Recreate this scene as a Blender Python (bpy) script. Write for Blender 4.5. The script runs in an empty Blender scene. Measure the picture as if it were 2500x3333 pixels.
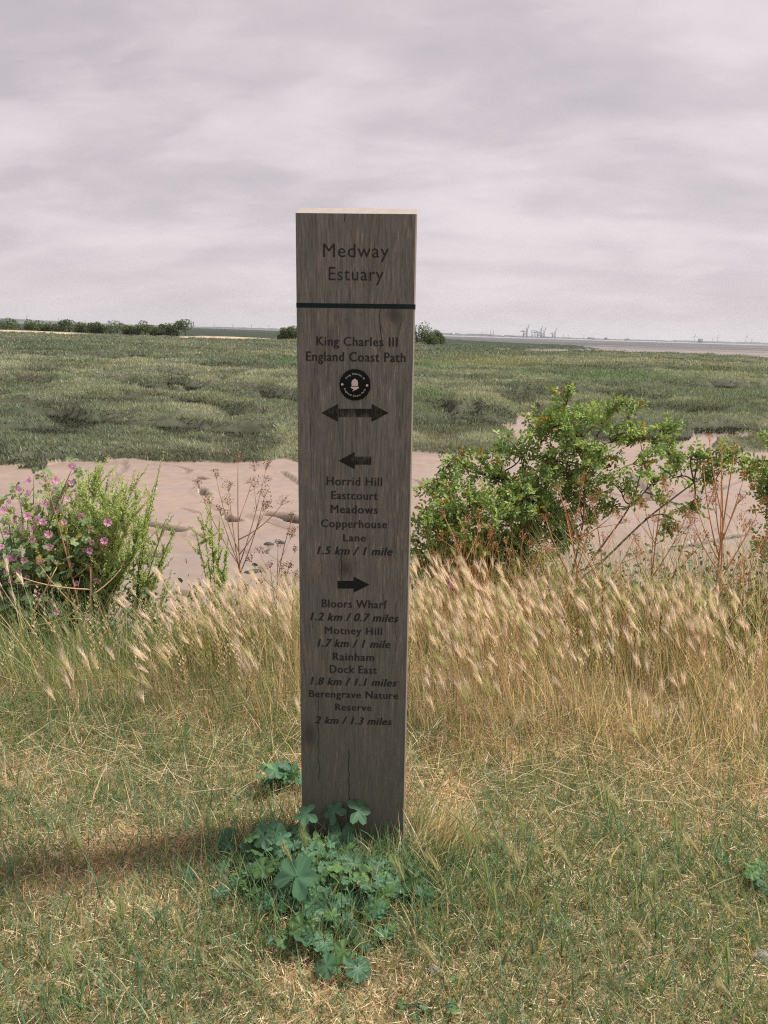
import bpy, bmesh, math, random
import numpy as np
from mathutils import Matrix, Vector

# ------------------------------------------------------------------ camera, world, sun, exposure
S = bpy.context.scene
COL = S.collection
random.seed(7)
RNG = np.random.default_rng(11)
rad = math.radians

F_PX, CAM_H, ROLL = 2600.0, 1.42, rad(1.69)          # focal length in photograph pixels, eye height, roll
PITCH = math.atan((1666.5 - 1084.0) / F_PX * math.cos(ROLL))
cam = bpy.data.cameras.new("camera")
cam_ob = bpy.data.objects.new("camera", cam)
COL.objects.link(cam_ob)
cam.sensor_fit = 'VERTICAL'
cam.sensor_height = 36.0
cam.lens = F_PX / 3333.0 * 36.0
cam.clip_start = 0.05
cam.clip_end = 40000.0
RC = Matrix.Rotation(math.pi / 2 - PITCH, 3, 'X') @ Matrix.Rotation(ROLL, 3, 'Z')
cam_ob.matrix_world = Matrix.Translation((0, 0, CAM_H)) @ RC.to_4x4()
S.camera = cam_ob
RCN = np.array(RC)

SUN_EL, SUN_AZ = rad(57), rad(76)                    # azimuth from +Y towards +X
sun = bpy.data.lights.new("sun", 'SUN')
sun.energy = 5.0
sun.angle = rad(7.0)
sun.color = (1.0, 0.93, 0.84)
sun_ob = bpy.data.objects.new("sun", sun)
COL.objects.link(sun_ob)
sd = Vector((math.cos(SUN_EL) * math.sin(SUN_AZ), math.cos(SUN_EL) * math.cos(SUN_AZ), math.sin(SUN_EL)))
sun_ob.rotation_euler = sd.to_track_quat('Z', 'Y').to_euler()
sun_ob.location = (5, 2, 12)

S.view_settings.view_transform = 'Standard'
S.view_settings.look = 'None'
S.view_settings.exposure = 0.42
S.view_settings.gamma = 1.0
S.render.engine = 'CYCLES'
S.cycles.use_denoising = False
S.cycles.use_adaptive_sampling = False
S.cycles.filter_width = 1.15


class X:
    """a socket wrapper: arithmetic on it makes Math nodes"""
    def __init__(self, nt, sock): self.nt, self.s = nt, sock
    def _m(self, op, *a):
        n = self.nt.nodes.new('ShaderNodeMath'); n.operation = op
        for i, v in enumerate((self,) + a):
            if isinstance(v, X): self.nt.links.new(v.s, n.inputs[i])
            else: n.inputs[i].default_value = v
        return X(self.nt, n.outputs[0])
    def __add__(self, o): return self._m('ADD', o)
    __radd__ = __add__
    def __sub__(self, o): return self._m('SUBTRACT', o)
    def __rsub__(self, o): return (self * -1.0) + o
    def __mul__(self, o): return self._m('MULTIPLY', o)
    __rmul__ = __mul__
    def __truediv__(self, o): return self._m('DIVIDE', o)
    def exp(self): return self._m('EXPONENT')
    def abs(self): return self._m('ABSOLUTE')
    def max(self, o): return self._m('MAXIMUM', o)
    def min(self, o): return self._m('MINIMUM', o)
    def lt(self, o): return self._m('LESS_THAN', o)
    def gt(self, o): return self._m('GREATER_THAN', o)
    def clamp01(self):
        r = self._m('ADD', 0.0); r.s.node.use_clamp = True; return r
    def ramp(self, a, b): return ((self - a) * (1.0 / (b - a))).clamp01()


class NT:
    def __init__(self, nt): self.nt = nt
    def node(self, t, **kw):
        n = self.nt.nodes.new(t)
        for k, v in kw.items(): setattr(n, k, v)
        return n
    def link(self, a, b): self.nt.links.new(a.s if isinstance(a, X) else a, b)
    def vec(self, x, y, z):
        n = self.node('ShaderNodeCombineXYZ')
        for i, v in enumerate((x, y, z)):
            if isinstance(v, X): self.link(v, n.inputs[i])
            else: n.inputs[i].default_value = v
        return n.outputs[0]
    def xyz(self, sock):
        n = self.node('ShaderNodeSeparateXYZ'); self.nt.links.new(sock, n.inputs[0])
        return [X(self.nt, o) for o in n.outputs]
    def noise(self, vec, scale=1.0, detail=4.0, rough=0.55, dist=0.0, dims='3D'):
        n = self.node('ShaderNodeTexNoise', noise_dimensions=dims)
        if vec is not None: self.nt.links.new(vec, n.inputs['Vector'])
        n.inputs['Scale'].default_value = scale; n.inputs['Detail'].default_value = detail
        n.inputs['Roughness'].default_value = rough; n.inputs['Distortion'].default_value = dist
        return X(self.nt, n.outputs[0])
    def mix(self, fac, a, b, mode='MIX'):
        n = self.node('ShaderNodeMix', data_type='RGBA', blend_type=mode)
        for i, v in ((0, fac), (6, a), (7, b)):
            if isinstance(v, X): self.link(v, n.inputs[i])
            elif isinstance(v, bpy.types.NodeSocket): self.nt.links.new(v, n.inputs[i])
            elif i == 0: n.inputs[i].default_value = v
            else: n.inputs[i].default_value = (*v, 1)
        return n.outputs[2]


w = bpy.data.worlds.new("World")
S.world = w
w.use_nodes = True
wn = NT(w.node_tree)
w.node_tree.nodes.clear()
tc = wn.node('ShaderNodeTexCoord')
dx, dy, dz = wn.xyz(tc.outputs['Generated'])
h = dz.max(0.0) + 0.30
px_, py_ = dx / h, dy / h
big = wn.noise(wn.vec(px_ * 0.75 + 3.1, py_ * 1.05 + 1.7, 0.0), 1.0, 3.0, 0.45, 0.5)
mid = wn.noise(wn.vec(px_ * 1.9 + 9.0, py_ * 3.1 + 0.3 + px_ * 0.3, 4.0), 1.0, 5.0, 0.50, 0.4)
fine = wn.noise(wn.vec(px_ * 4.6, py_ * 7.5 + px_ * 0.6, 8.0), 1.0, 5.0, 0.55, 0.3)
banks = None                                          # the broad banks of this sky: direction, size, brighter (+) or darker (-)
for ax_, el_, sz_, am_ in ((-16, 34, .22, .20), (-24, 20, .16, -.16), (2, 29, .14, .12), (20, 36, .26, -.20), (-6, 16, .13, .14), (10, 19, .14, -.10), (20, 22, .12, .16), (-20, 10, .14, .06), (22, 10, .14, -.08), (9, 13, .10, .08)):
    c_ = (math.sin(rad(ax_)) * math.cos(rad(el_)), math.cos(rad(ax_)) * math.cos(rad(el_)), math.sin(rad(el_)))
    ex_, ey_, ez_ = dx - c_[0], dy - c_[1], dz - c_[2]
    g_ = ((ex_ * ex_ + ey_ * ey_ + ez_ * ez_ * 3.0) * (-1.0 / sz_ ** 2)).exp() * am_
    banks = g_ if banks is None else banks + g_
cl = (big * 0.40 + mid * 0.42 + fine * 0.18 + banks * 0.50).ramp(0.345, 0.635)
cl2 = (big * 0.10 + mid * 0.60 + fine * 0.30 + banks * 0.5).ramp(0.46, 0.64)
hz = (1.0 - dz.max(0.0).ramp(0.0, 0.16))
ccol = wn.mix(cl, (0.415, 0.373, 0.396), (0.640, 0.572, 0.585))
ccol = wn.mix(cl2 * 0.40, ccol, (0.72, 0.645, 0.668))
ccol = wn.mix(hz * 0.5, ccol, (0.520, 0.466, 0.494))
sky = wn.node('ShaderNodeTexSky', sky_type='NISHITA')
sky.sun_disc = False
sky.sun_elevation = SUN_EL
sky.sun_rotation = SUN_AZ
bg_s = wn.node('ShaderNodeBackground'); wn.link(sky.outputs[0], bg_s.inputs[0]); bg_s.inputs[1].default_value = 0.06
bg_c = wn.node('ShaderNodeBackground'); wn.link(ccol, bg_c.inputs[0]); bg_c.inputs[1].default_value = 1.0
mx = wn.node('ShaderNodeMixShader'); mx.inputs[0].default_value = 0.90
wn.link(bg_s.outputs[0], mx.inputs[1]); wn.link(bg_c.outputs[0], mx.inputs[2])
wo = wn.node('ShaderNodeOutputWorld'); wn.link(mx.outputs[0], wo.inputs[0])

# ------------------------------------------------------------------ helpers
def ray(px, py):
    v = np.array([px - 1250.0, -(py - 1666.5), -F_PX], float)
    return RCN @ v

def at_z(px, py, z):                                  # photograph pixel -> world point on the level z
    r = ray(px, py); t = (z - CAM_H) / r[2]
    return np.array([r[0] * t, r[1] * t, z])

def at_y(px, py, y):                                  # photograph pixel -> world point at the distance y
    r = ray(px, py); t = y / r[1]
    return np.array([r[0] * t, y, CAM_H + r[2] * t])

def to_px(P):
    q = (P - np.array([0, 0, CAM_H])) @ RCN
    d = np.maximum(-q[..., 2], 1e-3)
    return 1250 + F_PX * q[..., 0] / d, 1666.5 - F_PX * q[..., 1] / d

def _hash(ix, iy, s):
    n = (ix.astype(np.int64) * 374761393 + iy.astype(np.int64) * 668265263 + s * 974634777) & 0xFFFFFFFF
    n = ((n ^ (n >> 13)) * 1274126177) & 0xFFFFFFFF
    n = ((n ^ (n >> 16)) * 2246822519) & 0xFFFFFFFF
    return ((n ^ (n >> 15)) & 0xFFFFFF) / float(0xFFFFFF)

def vn(x, y, s=0):
    x = np.asarray(x, float); y = np.asarray(y, float)
    ix, iy = np.floor(x), np.floor(y); fx, fy = x - ix, y - iy
    fx = fx * fx * fx * (fx * (fx * 6 - 15) + 10); fy = fy * fy * fy * (fy * (fy * 6 - 15) + 10)
    a, b = _hash(ix, iy, s), _hash(ix + 1, iy, s); c, d = _hash(ix, iy + 1, s), _hash(ix + 1, iy + 1, s)
    return (a + (b - a) * fx) * (1 - fy) + (c + (d - c) * fx) * fy

def fbm(x, y, s=0, o=4, g=0.5):
    r, a, t = 0.0, 1.0, 0.0
    for k in range(o):
        r = r + a * vn(x * 2 ** k + 17.3 * k, y * 2 ** k - 9.1 * k, s + k); t += a; a *= g
    return r / t

def sst(x, a, b):
    t = np.clip((x - a) / (b - a), 0, 1); return t * t * (3 - 2 * t)

def inpoly(x, y, poly):
    poly = np.array(poly, float); r = np.zeros(np.shape(x), bool)
    for (x1, y1), (x2, y2) in zip(poly, np.roll(poly, -1, 0)):
        c = (y1 > y) != (y2 > y)
        r ^= c & (x < (x2 - x1) * (y - y1) / ((y2 - y1) if y2 != y1 else 1e-9) + x1)
    return r

def tag(o, label, cat, group=None, kind=None):
    o['label'] = label; o['category'] = cat
    if group: o['group'] = group
    if kind: o['kind'] = kind
    return o

def mesh_np(name, V, faces, mat, col=None, parent=None, smooth=False, mats=None):
    """V (n,3); faces: list of (m,k) index arrays"""
    V = np.ascontiguousarray(V, np.float32)
    me = bpy.data.meshes.new(name)
    me.vertices.add(len(V)); me.vertices.foreach_set('co', V.ravel())
    faces = [np.asarray(f, np.int32) for f in faces if len(f)]
    nl = sum(f.size for f in faces); npz = sum(len(f) for f in faces)
    me.loops.add(nl); me.polygons.add(npz)
    me.loops.foreach_set('vertex_index', np.concatenate([f.ravel() for f in faces]))
    tot = np.concatenate([np.full(len(f), f.shape[1], np.int32) for f in faces])
    st = np.concatenate([[0], np.cumsum(tot)[:-1]]).astype(np.int32)
    me.polygons.foreach_set('loop_start', st)
    if smooth: me.polygons.foreach_set('use_smooth', np.ones(npz, bool))
    me.update(calc_edges=True)
    if col is not None:
        c = np.ones((len(V), 4), np.float32); c[:, :3] = np.clip(col, 0, 1)
        a = me.color_attributes.new('Col', 'FLOAT_COLOR', 'POINT'); a.data.foreach_set('color', c.ravel())
    me.materials.append(mat)
    for m in mats or (): me.materials.append(m)
    o = bpy.data.objects.new(name, me); COL.objects.link(o)
    if parent: o.parent = parent
    return o

class MB:
    """collects pieces into one mesh"""
    def __init__(self): self.V, self.F, self.C, self.n = [], {}, [], 0
    def add(self, V, faces, col=(1, 1, 1)):
        V = np.asarray(V, float).reshape(-1, 3)
        for f in faces:
            f = np.asarray(f, np.int64)
            if f.ndim == 1: f = f[None]
            self.F.setdefault(f.shape[1], []).append(f + self.n)
        self.V.append(V); c = np.asarray(col, float)
        self.C.append(np.broadcast_to(c, V.shape) if c.ndim == 1 else c)
        self.n += len(V)
    def tube(self, P, R, k=5, col=(1, 1, 1), cap=True):
        P = np.asarray(P, float); n = len(P); R = np.broadcast_to(np.asarray(R, float), (n,))
        T = np.gradient(P, axis=0); T /= np.linalg.norm(T, axis=1)[:, None] + 1e-12
        a = np.array([0, 0, 1.0]) if abs(T[0][2]) < 0.8 else np.array([1.0, 0, 0])
        U = np.cross(T, a); U /= np.linalg.norm(U, axis=1)[:, None] + 1e-12; W = np.cross(T, U)
        th = np.arange(k) * 2 * np.pi / k
        V = P[:, None] + R[:, None, None] * (np.cos(th)[None, :, None] * U[:, None] + np.sin(th)[None, :, None] * W[:, None])
        i = np.arange(n - 1)[:, None] * k; j = np.arange(k)[None]
        f = np.stack([i + j, i + (j + 1) % k, i + k + (j + 1) % k, i + k + j], -1).reshape(-1, 4)
        fs = [f]
        if cap: fs += [np.arange(k)[::-1], np.arange(k) + (n - 1) * k]
        self.add(V.reshape(-1, 3), fs, col)
    def box(self, c, s, M=None, col=(1, 1, 1)):
        v = np.array([[x, y, z] for z in (-.5, .5) for y in (-.5, .5) for x in (-.5, .5)]) * np.array(s)
        if M is not None: v = v @ np.array(M).T
        self.add(v + np.array(c), [np.array([[0, 2, 3, 1], [4, 5, 7, 6], [0, 1, 5, 4], [2, 6, 7, 3], [0, 4, 6, 2], [1, 3, 7, 5]])], col)
    def bar(self, a, b, r, col=(1, 1, 1), k=4): self.tube([a, b], [r, r], k, col)
    def build(self, name, mat, parent=None, smooth=False):
        return mesh_np(name, np.concatenate(self.V), [np.concatenate(v) for v in self.F.values()], mat,
                       np.concatenate(self.C), parent, smooth)

def empty(name, loc, label, cat, group=None):
    o = bpy.data.objects.new(name, None); COL.objects.link(o); o.location = loc; o.empty_display_size = 0.1
    return tag(o, label, cat, group)

def pbr(name, col, rough=0.7, spec=0.3, metal=0.0):
    m = bpy.data.materials.new(name); m.use_nodes = True
    b = m.node_tree.nodes['Principled BSDF']
    b.inputs['Base Color'].default_value = (*col, 1); b.inputs['Roughness'].default_value = rough
    b.inputs['Specular IOR Level'].default_value = spec; b.inputs['Metallic'].default_value = metal
    return m

def attr_mat(name, rough=0.6, spec=0.25, trans=0.0, var=0.0, scale=30.0, bump=0.0, tint=(1.15, 1.1, 0.7)):
    """the vertex colour of each piece, a little broken up by noise; trans = share of light let through"""
    m = bpy.data.materials.new(name); m.use_nodes = True
    n = NT(m.node_tree); b = m.node_tree.nodes['Principled BSDF']; out = m.node_tree.nodes['Material Output']
    a = n.node('ShaderNodeAttribute', attribute_name='Col'); c = a.outputs['Color']
    g = n.node('ShaderNodeNewGeometry')
    if var or bump:
        nz = n.noise(g.outputs['Position'], scale, 5.0, 0.6)
        if var:
            f = nz.ramp(0.3, 0.7) * (2 * var) + (1.0 - var)
            k = n.vec(f, f, f); c = n.mix(1.0, c, k, 'MULTIPLY')
        if bump:
            bm = n.node('ShaderNodeBump'); bm.inputs['Distance'].default_value = bump; bm.inputs['Strength'].default_value = 1.0
            n.link(nz, bm.inputs['Height']); n.link(bm.outputs[0], b.inputs['Normal'])
    n.link(c, b.inputs['Base Color'])
    b.inputs['Roughness'].default_value = rough; b.inputs['Specular IOR Level'].default_value = spec
    if trans:
        t = n.node('ShaderNodeBsdfTranslucent'); n.link(n.mix(1.0, c, tint, 'MULTIPLY'), t.inputs[0])
        x = n.node('ShaderNodeMixShader'); x.inputs[0].default_value = trans
        n.link(b.outputs[0], x.inputs[1]); n.link(t.outputs[0], x.inputs[2]); n.link(x.outputs[0], out.inputs[0])
    return m

M_GRASS = attr_mat('grass_blade', 0.6, 0.2, 0.42)
M_LEAF = attr_mat('leaf', 0.5, 0.25, 0.34)
M_SEED = attr_mat('green_seed', 0.6, 0.2, 0.5)
M_DRY = attr_mat('dry_stalk', 0.8, 0.15, 0.0)
M_AWN = attr_mat('barley_awn', 0.6, 0.25, 0.45, tint=(1.1, 1.05, 0.95))
M_PETAL = attr_mat('petal', 0.6, 0.2, 0.4, tint=(1, 1, 1))
M_MARSHLEAF = attr_mat('marsh_leaf', 0.6, 0.2, 0.35)
M_BARK = attr_mat('bark', 0.85, 0.1)
M_FAR = attr_mat('far_paint', 0.7, 0.2)

def mixc(a, b, t):
    a, b = np.asarray(a, float), np.asarray(b, float); t = np.asarray(t)[..., None]
    return a * (1 - t) + b * t

def blades(base, hgt, wid, az, lean, curl, col, phi=None, segs=2, tipcol=None):
    """tapered curved blades; returns V, faces, C"""
    n = len(base); d = np.stack([np.cos(az), np.sin(az), np.zeros(n)], 1)
    if phi is None: phi = RNG.uniform(0, np.pi, n)
    wv = np.stack([np.cos(phi), np.sin(phi), np.zeros(n)], 1) * wid[:, None] * 0.5
    V, C = [], []
    tip = col if tipcol is None else tipcol
    for k in range(segs + 1):
        t = k / segs
        off = hgt * (lean * t + curl * t * t)
        z = hgt * t / np.sqrt(1 + (lean + curl * t) ** 2)
        p = base + d * off[:, None] / np.sqrt(1 + (lean + curl * t) ** 2)[:, None]; p[:, 2] += z
        c = col * (1 - t) + tip * t
        if k < segs:
            wk = wv * (1 - t) ** 0.6
            V += [p - wk, p + wk]; C += [c, c]
        else:
            V.append(p); C.append(c)
    k = 2 * segs + 1
    V = np.stack(V, 1).reshape(-1, 3); C = np.stack(C, 1).reshape(-1, 3)
    b = np.arange(n)[:, None] * k
    F = []
    if segs > 1:
        q = np.concatenate([b + np.array([2 * s, 2 * s + 1, 2 * s + 3, 2 * s + 2]) for s in range(segs - 1)], 0); F.append(q)
    F.append(b + np.array([2 * segs - 2, 2 * segs - 1, 2 * segs]))
    return V, F, C

def cards(P, N, size, asp, col, fold=0.25):
    """pointed oval leaves (six corners, folded along the midrib) at P with direction N"""
    n = len(P); N = N / (np.linalg.norm(N, axis=1)[:, None] + 1e-9)
    r = RNG.normal(size=(n, 3)); U = np.cross(N, r); U /= np.linalg.norm(U, axis=1)[:, None] + 1e-9
    W = np.cross(N, U); s = size[:, None]
    prof = [(0, 0, 0), (.3, .5, 1), (.7, .42, 1), (1, 0, .2), (.7, -.42, 1), (.3, -.5, 1)]
    V = np.stack([P + N * s * t + U * s * asp * u + W * s * asp * fold * f for t, u, f in prof], 1).reshape(-1, 3)
    b = np.arange(n)[:, None] * 6
    return V, [b + np.array([0, 1, 2, 3]), b + np.array([0, 3, 4, 5])], np.repeat(col, 6, 0)

# ------------------------------------------------------------------ the ground: one relief, split into bank, mud and marsh
Z_MUD, Z_MARSH = -1.30, -1.00
MARSH = [(-2500, 1540), (-900, 1520), (-300, 1512), (0, 1502), (130, 1514), (235, 1490), (330, 1495), (420, 1489), (600, 1494),
         (760, 1501), (880, 1492), (970, 1490), (1345, 1468), (1460, 1465), (1570, 1471), (1645, 1474), (1690, 1440), (1660, 1405),
         (1612, 1374), (1680, 1370), (1688, 1343), (1752, 1340), (1760, 1372), (1778, 1395), (1830, 1425), (1900, 1420), (2020, 1432), (2130, 1428),
         (2240, 1429), (2262, 1406), (2330, 1407), (2400, 1414), (2440, 1416), (2500, 1404), (2800, 1400), (4200, 1440),
         (4200, 1230), (2500, 1167), (2300, 1156), (2050, 1151), (1950, 1143), (1830, 1148), (1700, 1147), (1706, 1140), (1830, 1139), (1960, 1138),
         (1880, 1127), (1780, 1122), (1640, 1116), (1520, 1109), (1440, 1103), (900, 1090), (600, 1082), (300, 1079), (0, 1073), (-2500, 990)]
TUFT = [(2325, 1438), (2350, 1458), (2440, 1464), (2500, 1452), (2700, 1450), (2700, 1425), (2480, 1424), (2400, 1430)]
POOLS = [[(1600, 1138), (1655, 1136), (1662, 1143), (1610, 1143)], [(1352, 1136), (1412, 1136), (1412, 1140), (1352, 1140)]]
ISLAND = [(-2500, 985), (0, 1051), (300, 1059), (600, 1066), (985, 1079), (985, 1092), (600, 1084), (300, 1080), (0, 1075), (-2500, 1000)]

def to_px_flat(x, y, z):
    return to_px(np.stack([x, y, np.full_like(x, z)], -1))

def land_masks(x, y):
    px, py = to_px_flat(x, y, -1.2)
    j = (fbm(x * 1.3, y * 1.3, 5, 3) - .5) * np.clip(9000 / np.maximum(y, 5) ** 2, 0.0, 26)
    marsh = inpoly(px, py + j, MARSH) | inpoly(px, py + j, TUFT)
    for p in POOLS: marsh &= ~inpoly(px, py, p)
    isl = inpoly(px, py, ISLAND) & (y > 190)
    # small creeks winding through the marsh
    r = np.abs(fbm(x * .055 + 3, y * .05 + 8, 21, 3) - .5)
    wdt = np.clip(0.040 * (fbm(x * .09, y * .09, 31, 2) - .95), 0, .008)
    creek = marsh & (r < wdt) & (y > 21)
    return (marsh & ~creek) | isl, creek, px, py

BANK_Y = lambda x: 3.55 + 0.25 * np.sin(x * 1.1 + .5) + 0.35 * (vn(x * .8, x * 0 + 3, 2) - .5)
GROOVES = [([(472, 1716), (514, 1725), (590, 1737)], .085, .14), ([(732, 1687), (768, 1703)], .06, .12), ([(868, 1684), (921, 1687), (975, 1710)], .10, .17),
           ([(644, 1560), (660, 1567)], .07, .10), ([(653, 1598), (667, 1616)], .06, .08), ([(640, 1749), (666, 1749)], .05, .10),
           ([(570, 1520), (620, 1535), (600, 1545)], .04, .04), ([(590, 1657), (645, 1672)], .035, .03), ([(402, 1503), (410, 1530), (370, 1560), (330, 1600)], .05, .03),
           ([(920, 1540), (975, 1580)], .05, .04), ([(480, 1800), (515, 1822)], .05, .07), ([(560, 1930), (620, 1940)], .05, .07), ([(1340, 1565), (1380, 1580)], .04, .06),
           ([(2050, 1540), (2100, 1600), (2120, 1680)], .06, .05), ([(2250, 1620), (2330, 1600), (2420, 1560)], .05, .05), ([(2180, 1785), (2300, 1765), (2420, 1740)], .06, .07)]

def ground_z(x, y):
    x = np.asarray(x, float); y = np.asarray(y, float)
    by = BANK_Y(x)
    bank = 0.02 * (fbm(x * 3, y * 3, 1, 3) - .5) - 0.05 * sst(y, 2.6, 3.6)
    slope = sst(y, by, by + 2.3)
    z = bank * (1 - slope) + Z_MUD * slope + slope * (1 - slope) * .25 * (fbm(x * 2.5, y * 2.5, 6, 3) - .5)
    return z

def edge_ramp(x, y):
    """0 at the marsh edge nearest the bank, 1 well inside it"""
    out = np.ones(np.shape(x)); sel = (y > 12) & (y < 45); xs, yv = x[sel], y[sel]; a = 0.0
    for d in (.25, .6, 1.1, 1.8, 2.8, 4.0):
        px, py = to_px_flat(xs, yv - d, -1.2); j = (fbm(xs * 1.3, (yv - d) * 1.3, 5, 3) - .5) * np.clip(9000 / np.maximum(yv - d, 5) ** 2, 0.0, 26)
        a = a + (inpoly(px, py + j, MARSH) | inpoly(px, py + j, TUFT))
    out[sel] = a / 6.0
    return out

GULLY = [[(437, 1256), (490, 1268), (532, 1277)], [(532, 1247), (600, 1258), (662, 1271), (745, 1270), (827, 1277)], [(797, 1271), (874, 1286), (990, 1318)], [(614, 1308), (650, 1322), (697, 1322)],
         [(171, 1354), (205, 1362), (242, 1378)], [(-200, 1405), (0, 1401), (195, 1404)], [(300, 1372), (354, 1384), (470, 1392), (590, 1398), (797, 1410)], [(532, 1224), (667, 1230)], [(60, 1240), (180, 1256)],
         [(-100, 1225), (90, 1222), (207, 1229)], [(350, 1330), (420, 1334)], [(820, 1372), (850, 1380)], [(1350, 1320), (1420, 1330), (1495, 1346)], [(1510, 1360), (1600, 1368), (1676, 1374)], [(1683, 1286), (1740, 1292), (1806, 1306)],
         [(1806, 1272), (1950, 1286)], [(2132, 1346), (2240, 1358)], [(2010, 1420), (2120, 1418), (2240, 1420)], [(2270, 1396), (2380, 1396), (2486, 1398)], [(1965, 1300), (2095, 1315)], [(1345, 1200), (1500, 1203), (1657, 1203)],
         [(1461, 1243), (1612, 1247)], [(2192, 1213), (2327, 1216)], [(2373, 1240), (2540, 1243)], [(2003, 1201), (2060, 1203)], [(1679, 1250), (1815, 1262)], [(120, 1200), (300, 1204)], [(560, 1196), (760, 1200)], [(370, 1168), (480, 1171)], [(330, 1240), (430, 1246)], [(700, 1340), (790, 1352)], [(480, 1300), (540, 1312)], [(20, 1320), (130, 1330)]]

def gullies(x, y):
    """narrow vegetated gullies winding across the marsh: 0 outside, 1 in the bed"""
    wx = x + 5 * (fbm(x * .10, y * .10, 33, 2) - .5); wy = y + 5 * (fbm(x * .10 + 7, y * .10, 34, 2) - .5)
    r = np.abs(fbm(wx * .060 + 3, wy * .085 + 8, 23, 2) - .5); g = 1 - sst(r, .008, .030)
    g = g * sst(fbm(x * .07 + 11, y * .09, 36, 2), .40, .52) * sst(y, 32, 50)
    x = np.atleast_1d(x); y = np.atleast_1d(y); g = np.atleast_1d(g)
    for pts in GULLY:
        W3 = [at_z(a, b, -1.15)[:2] for a, b in pts]; sg = .55 + .008 * W3[0][1]
        lo_, hi_ = np.min(W3, 0) - 3, np.max(W3, 0) + 3
        sel = (x > lo_[0]) & (x < hi_[0]) & (y > lo_[1]) & (y < hi_[1])
        if not sel.any(): continue
        xx, yy = x[sel], y[sel]; best = np.full(xx.shape, 99.0); wob = 1.1 * (fbm(xx * .9, yy * .9, 37, 2) - .5)
        for p, q in zip(W3[:-1], W3[1:]):
            e = q - p; t = np.clip(((xx - p[0]) * e[0] + (yy - p[1]) * e[1]) / (e ** 2).sum(), 0, 1)
            best = np.minimum(best, np.hypot(xx - p[0] - t * e[0], yy - p[1] - t * e[1]) + wob)
        g[sel] = np.maximum(g[sel], 1 - sst(best, .55 * sg, 1.25 * sg))
    return g

def marsh_z(x, y):
    """height of the marsh surface"""
    z = Z_MARSH + .62 * (fbm(x * .13, y * .20, 50, 3) - .5) + .46 * (fbm(x * .6, y * .8, 55, 2) - .5) - .80 * gullies(x, y)
    return np.maximum(Z_MUD + .04 + np.maximum(z - Z_MUD, .05) * edge_ramp(x, y) ** .8, Z_MUD + .05)

ys = np.concatenate([np.arange(-6, 0.5, .25), np.arange(.5, 6, .05), np.arange(6, 19, .045), 19 * 1.0165 ** np.arange(0, 400)])
ys = ys[ys < 12500]
us = np.linspace(-1.35, 1.35, 880)
GY, GU = np.meshgrid(ys, us, indexing='ij')
GX = GU * (np.maximum(GY, 0) + 6.0)

marsh, creek, GPX, GPY = land_masks(GX, GY)
marsh &= GY > 12; creek &= GY > 12
fade = np.clip(60 / np.maximum(GY, 1), 0, 1)
Z = ground_z(GX, GY)
far = sst(GY, 6.5, 9)
Z += far * (0.10 * (fbm(GX * .33, GY * .33, 40, 3) - .5) + .022 * (fbm(GX * 2.2, GY * 2.2, 41, 3) - .5)) * fade
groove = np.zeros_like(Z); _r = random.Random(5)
for _k in range(16):                                                  # small drainage rills
    _a, _b = _r.choice([(_r.uniform(300, 970), _r.uniform(1530, 1880)), (_r.uniform(1330, 2450), _r.uniform(1510, 1740))]); _p = [(_a, _b)]
    for _j in range(_r.randint(2, 5)): _p.append((_p[-1][0] + _r.uniform(8, 34), _p[-1][1] + _r.uniform(-4, 13)))
    GROOVES.append((_p, _r.uniform(.025, .05), _r.uniform(.02, .05)))
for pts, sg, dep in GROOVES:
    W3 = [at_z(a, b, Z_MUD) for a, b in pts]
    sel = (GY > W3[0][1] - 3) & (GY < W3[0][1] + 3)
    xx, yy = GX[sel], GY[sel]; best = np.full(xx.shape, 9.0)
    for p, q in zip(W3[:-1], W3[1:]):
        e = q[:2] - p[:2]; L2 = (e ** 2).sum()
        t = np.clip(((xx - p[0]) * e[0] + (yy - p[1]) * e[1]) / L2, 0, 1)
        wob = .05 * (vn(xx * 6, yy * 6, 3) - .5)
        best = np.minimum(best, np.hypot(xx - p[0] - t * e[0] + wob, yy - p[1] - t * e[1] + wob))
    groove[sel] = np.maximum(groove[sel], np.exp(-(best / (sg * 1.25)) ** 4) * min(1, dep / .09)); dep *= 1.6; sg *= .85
    Z[sel] -= dep * np.exp(-(best / sg) ** 2) - .25 * dep * np.exp(-((best - 2.2 * sg) / sg) ** 2)
hump = fbm(GX * .16, GY * .16, 50, 4)
hum2 = fbm(GX * .55, GY * .55, 55, 3)
MZ = np.zeros_like(Z); MZ[marsh] = marsh_z(GX[marsh], GY[marsh])
Z = np.where(marsh, MZ, Z)
Z = np.where(creek, Z_MUD + .18 + .1 * (hum2 - .5), Z)
# far out the mud dips under the water, with long bars that stay dry
bars = fbm(GX / 900 + 2, np.log(np.maximum(GY, 1)) * 9, 70, 3)
sea = sst(GY, 1700, 2400)
Z = np.where(~marsh, Z - sea * (.45 + .9 * (bars - .45)), Z)
Z = np.where(GY > 6400, 1.2, Z)
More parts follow.
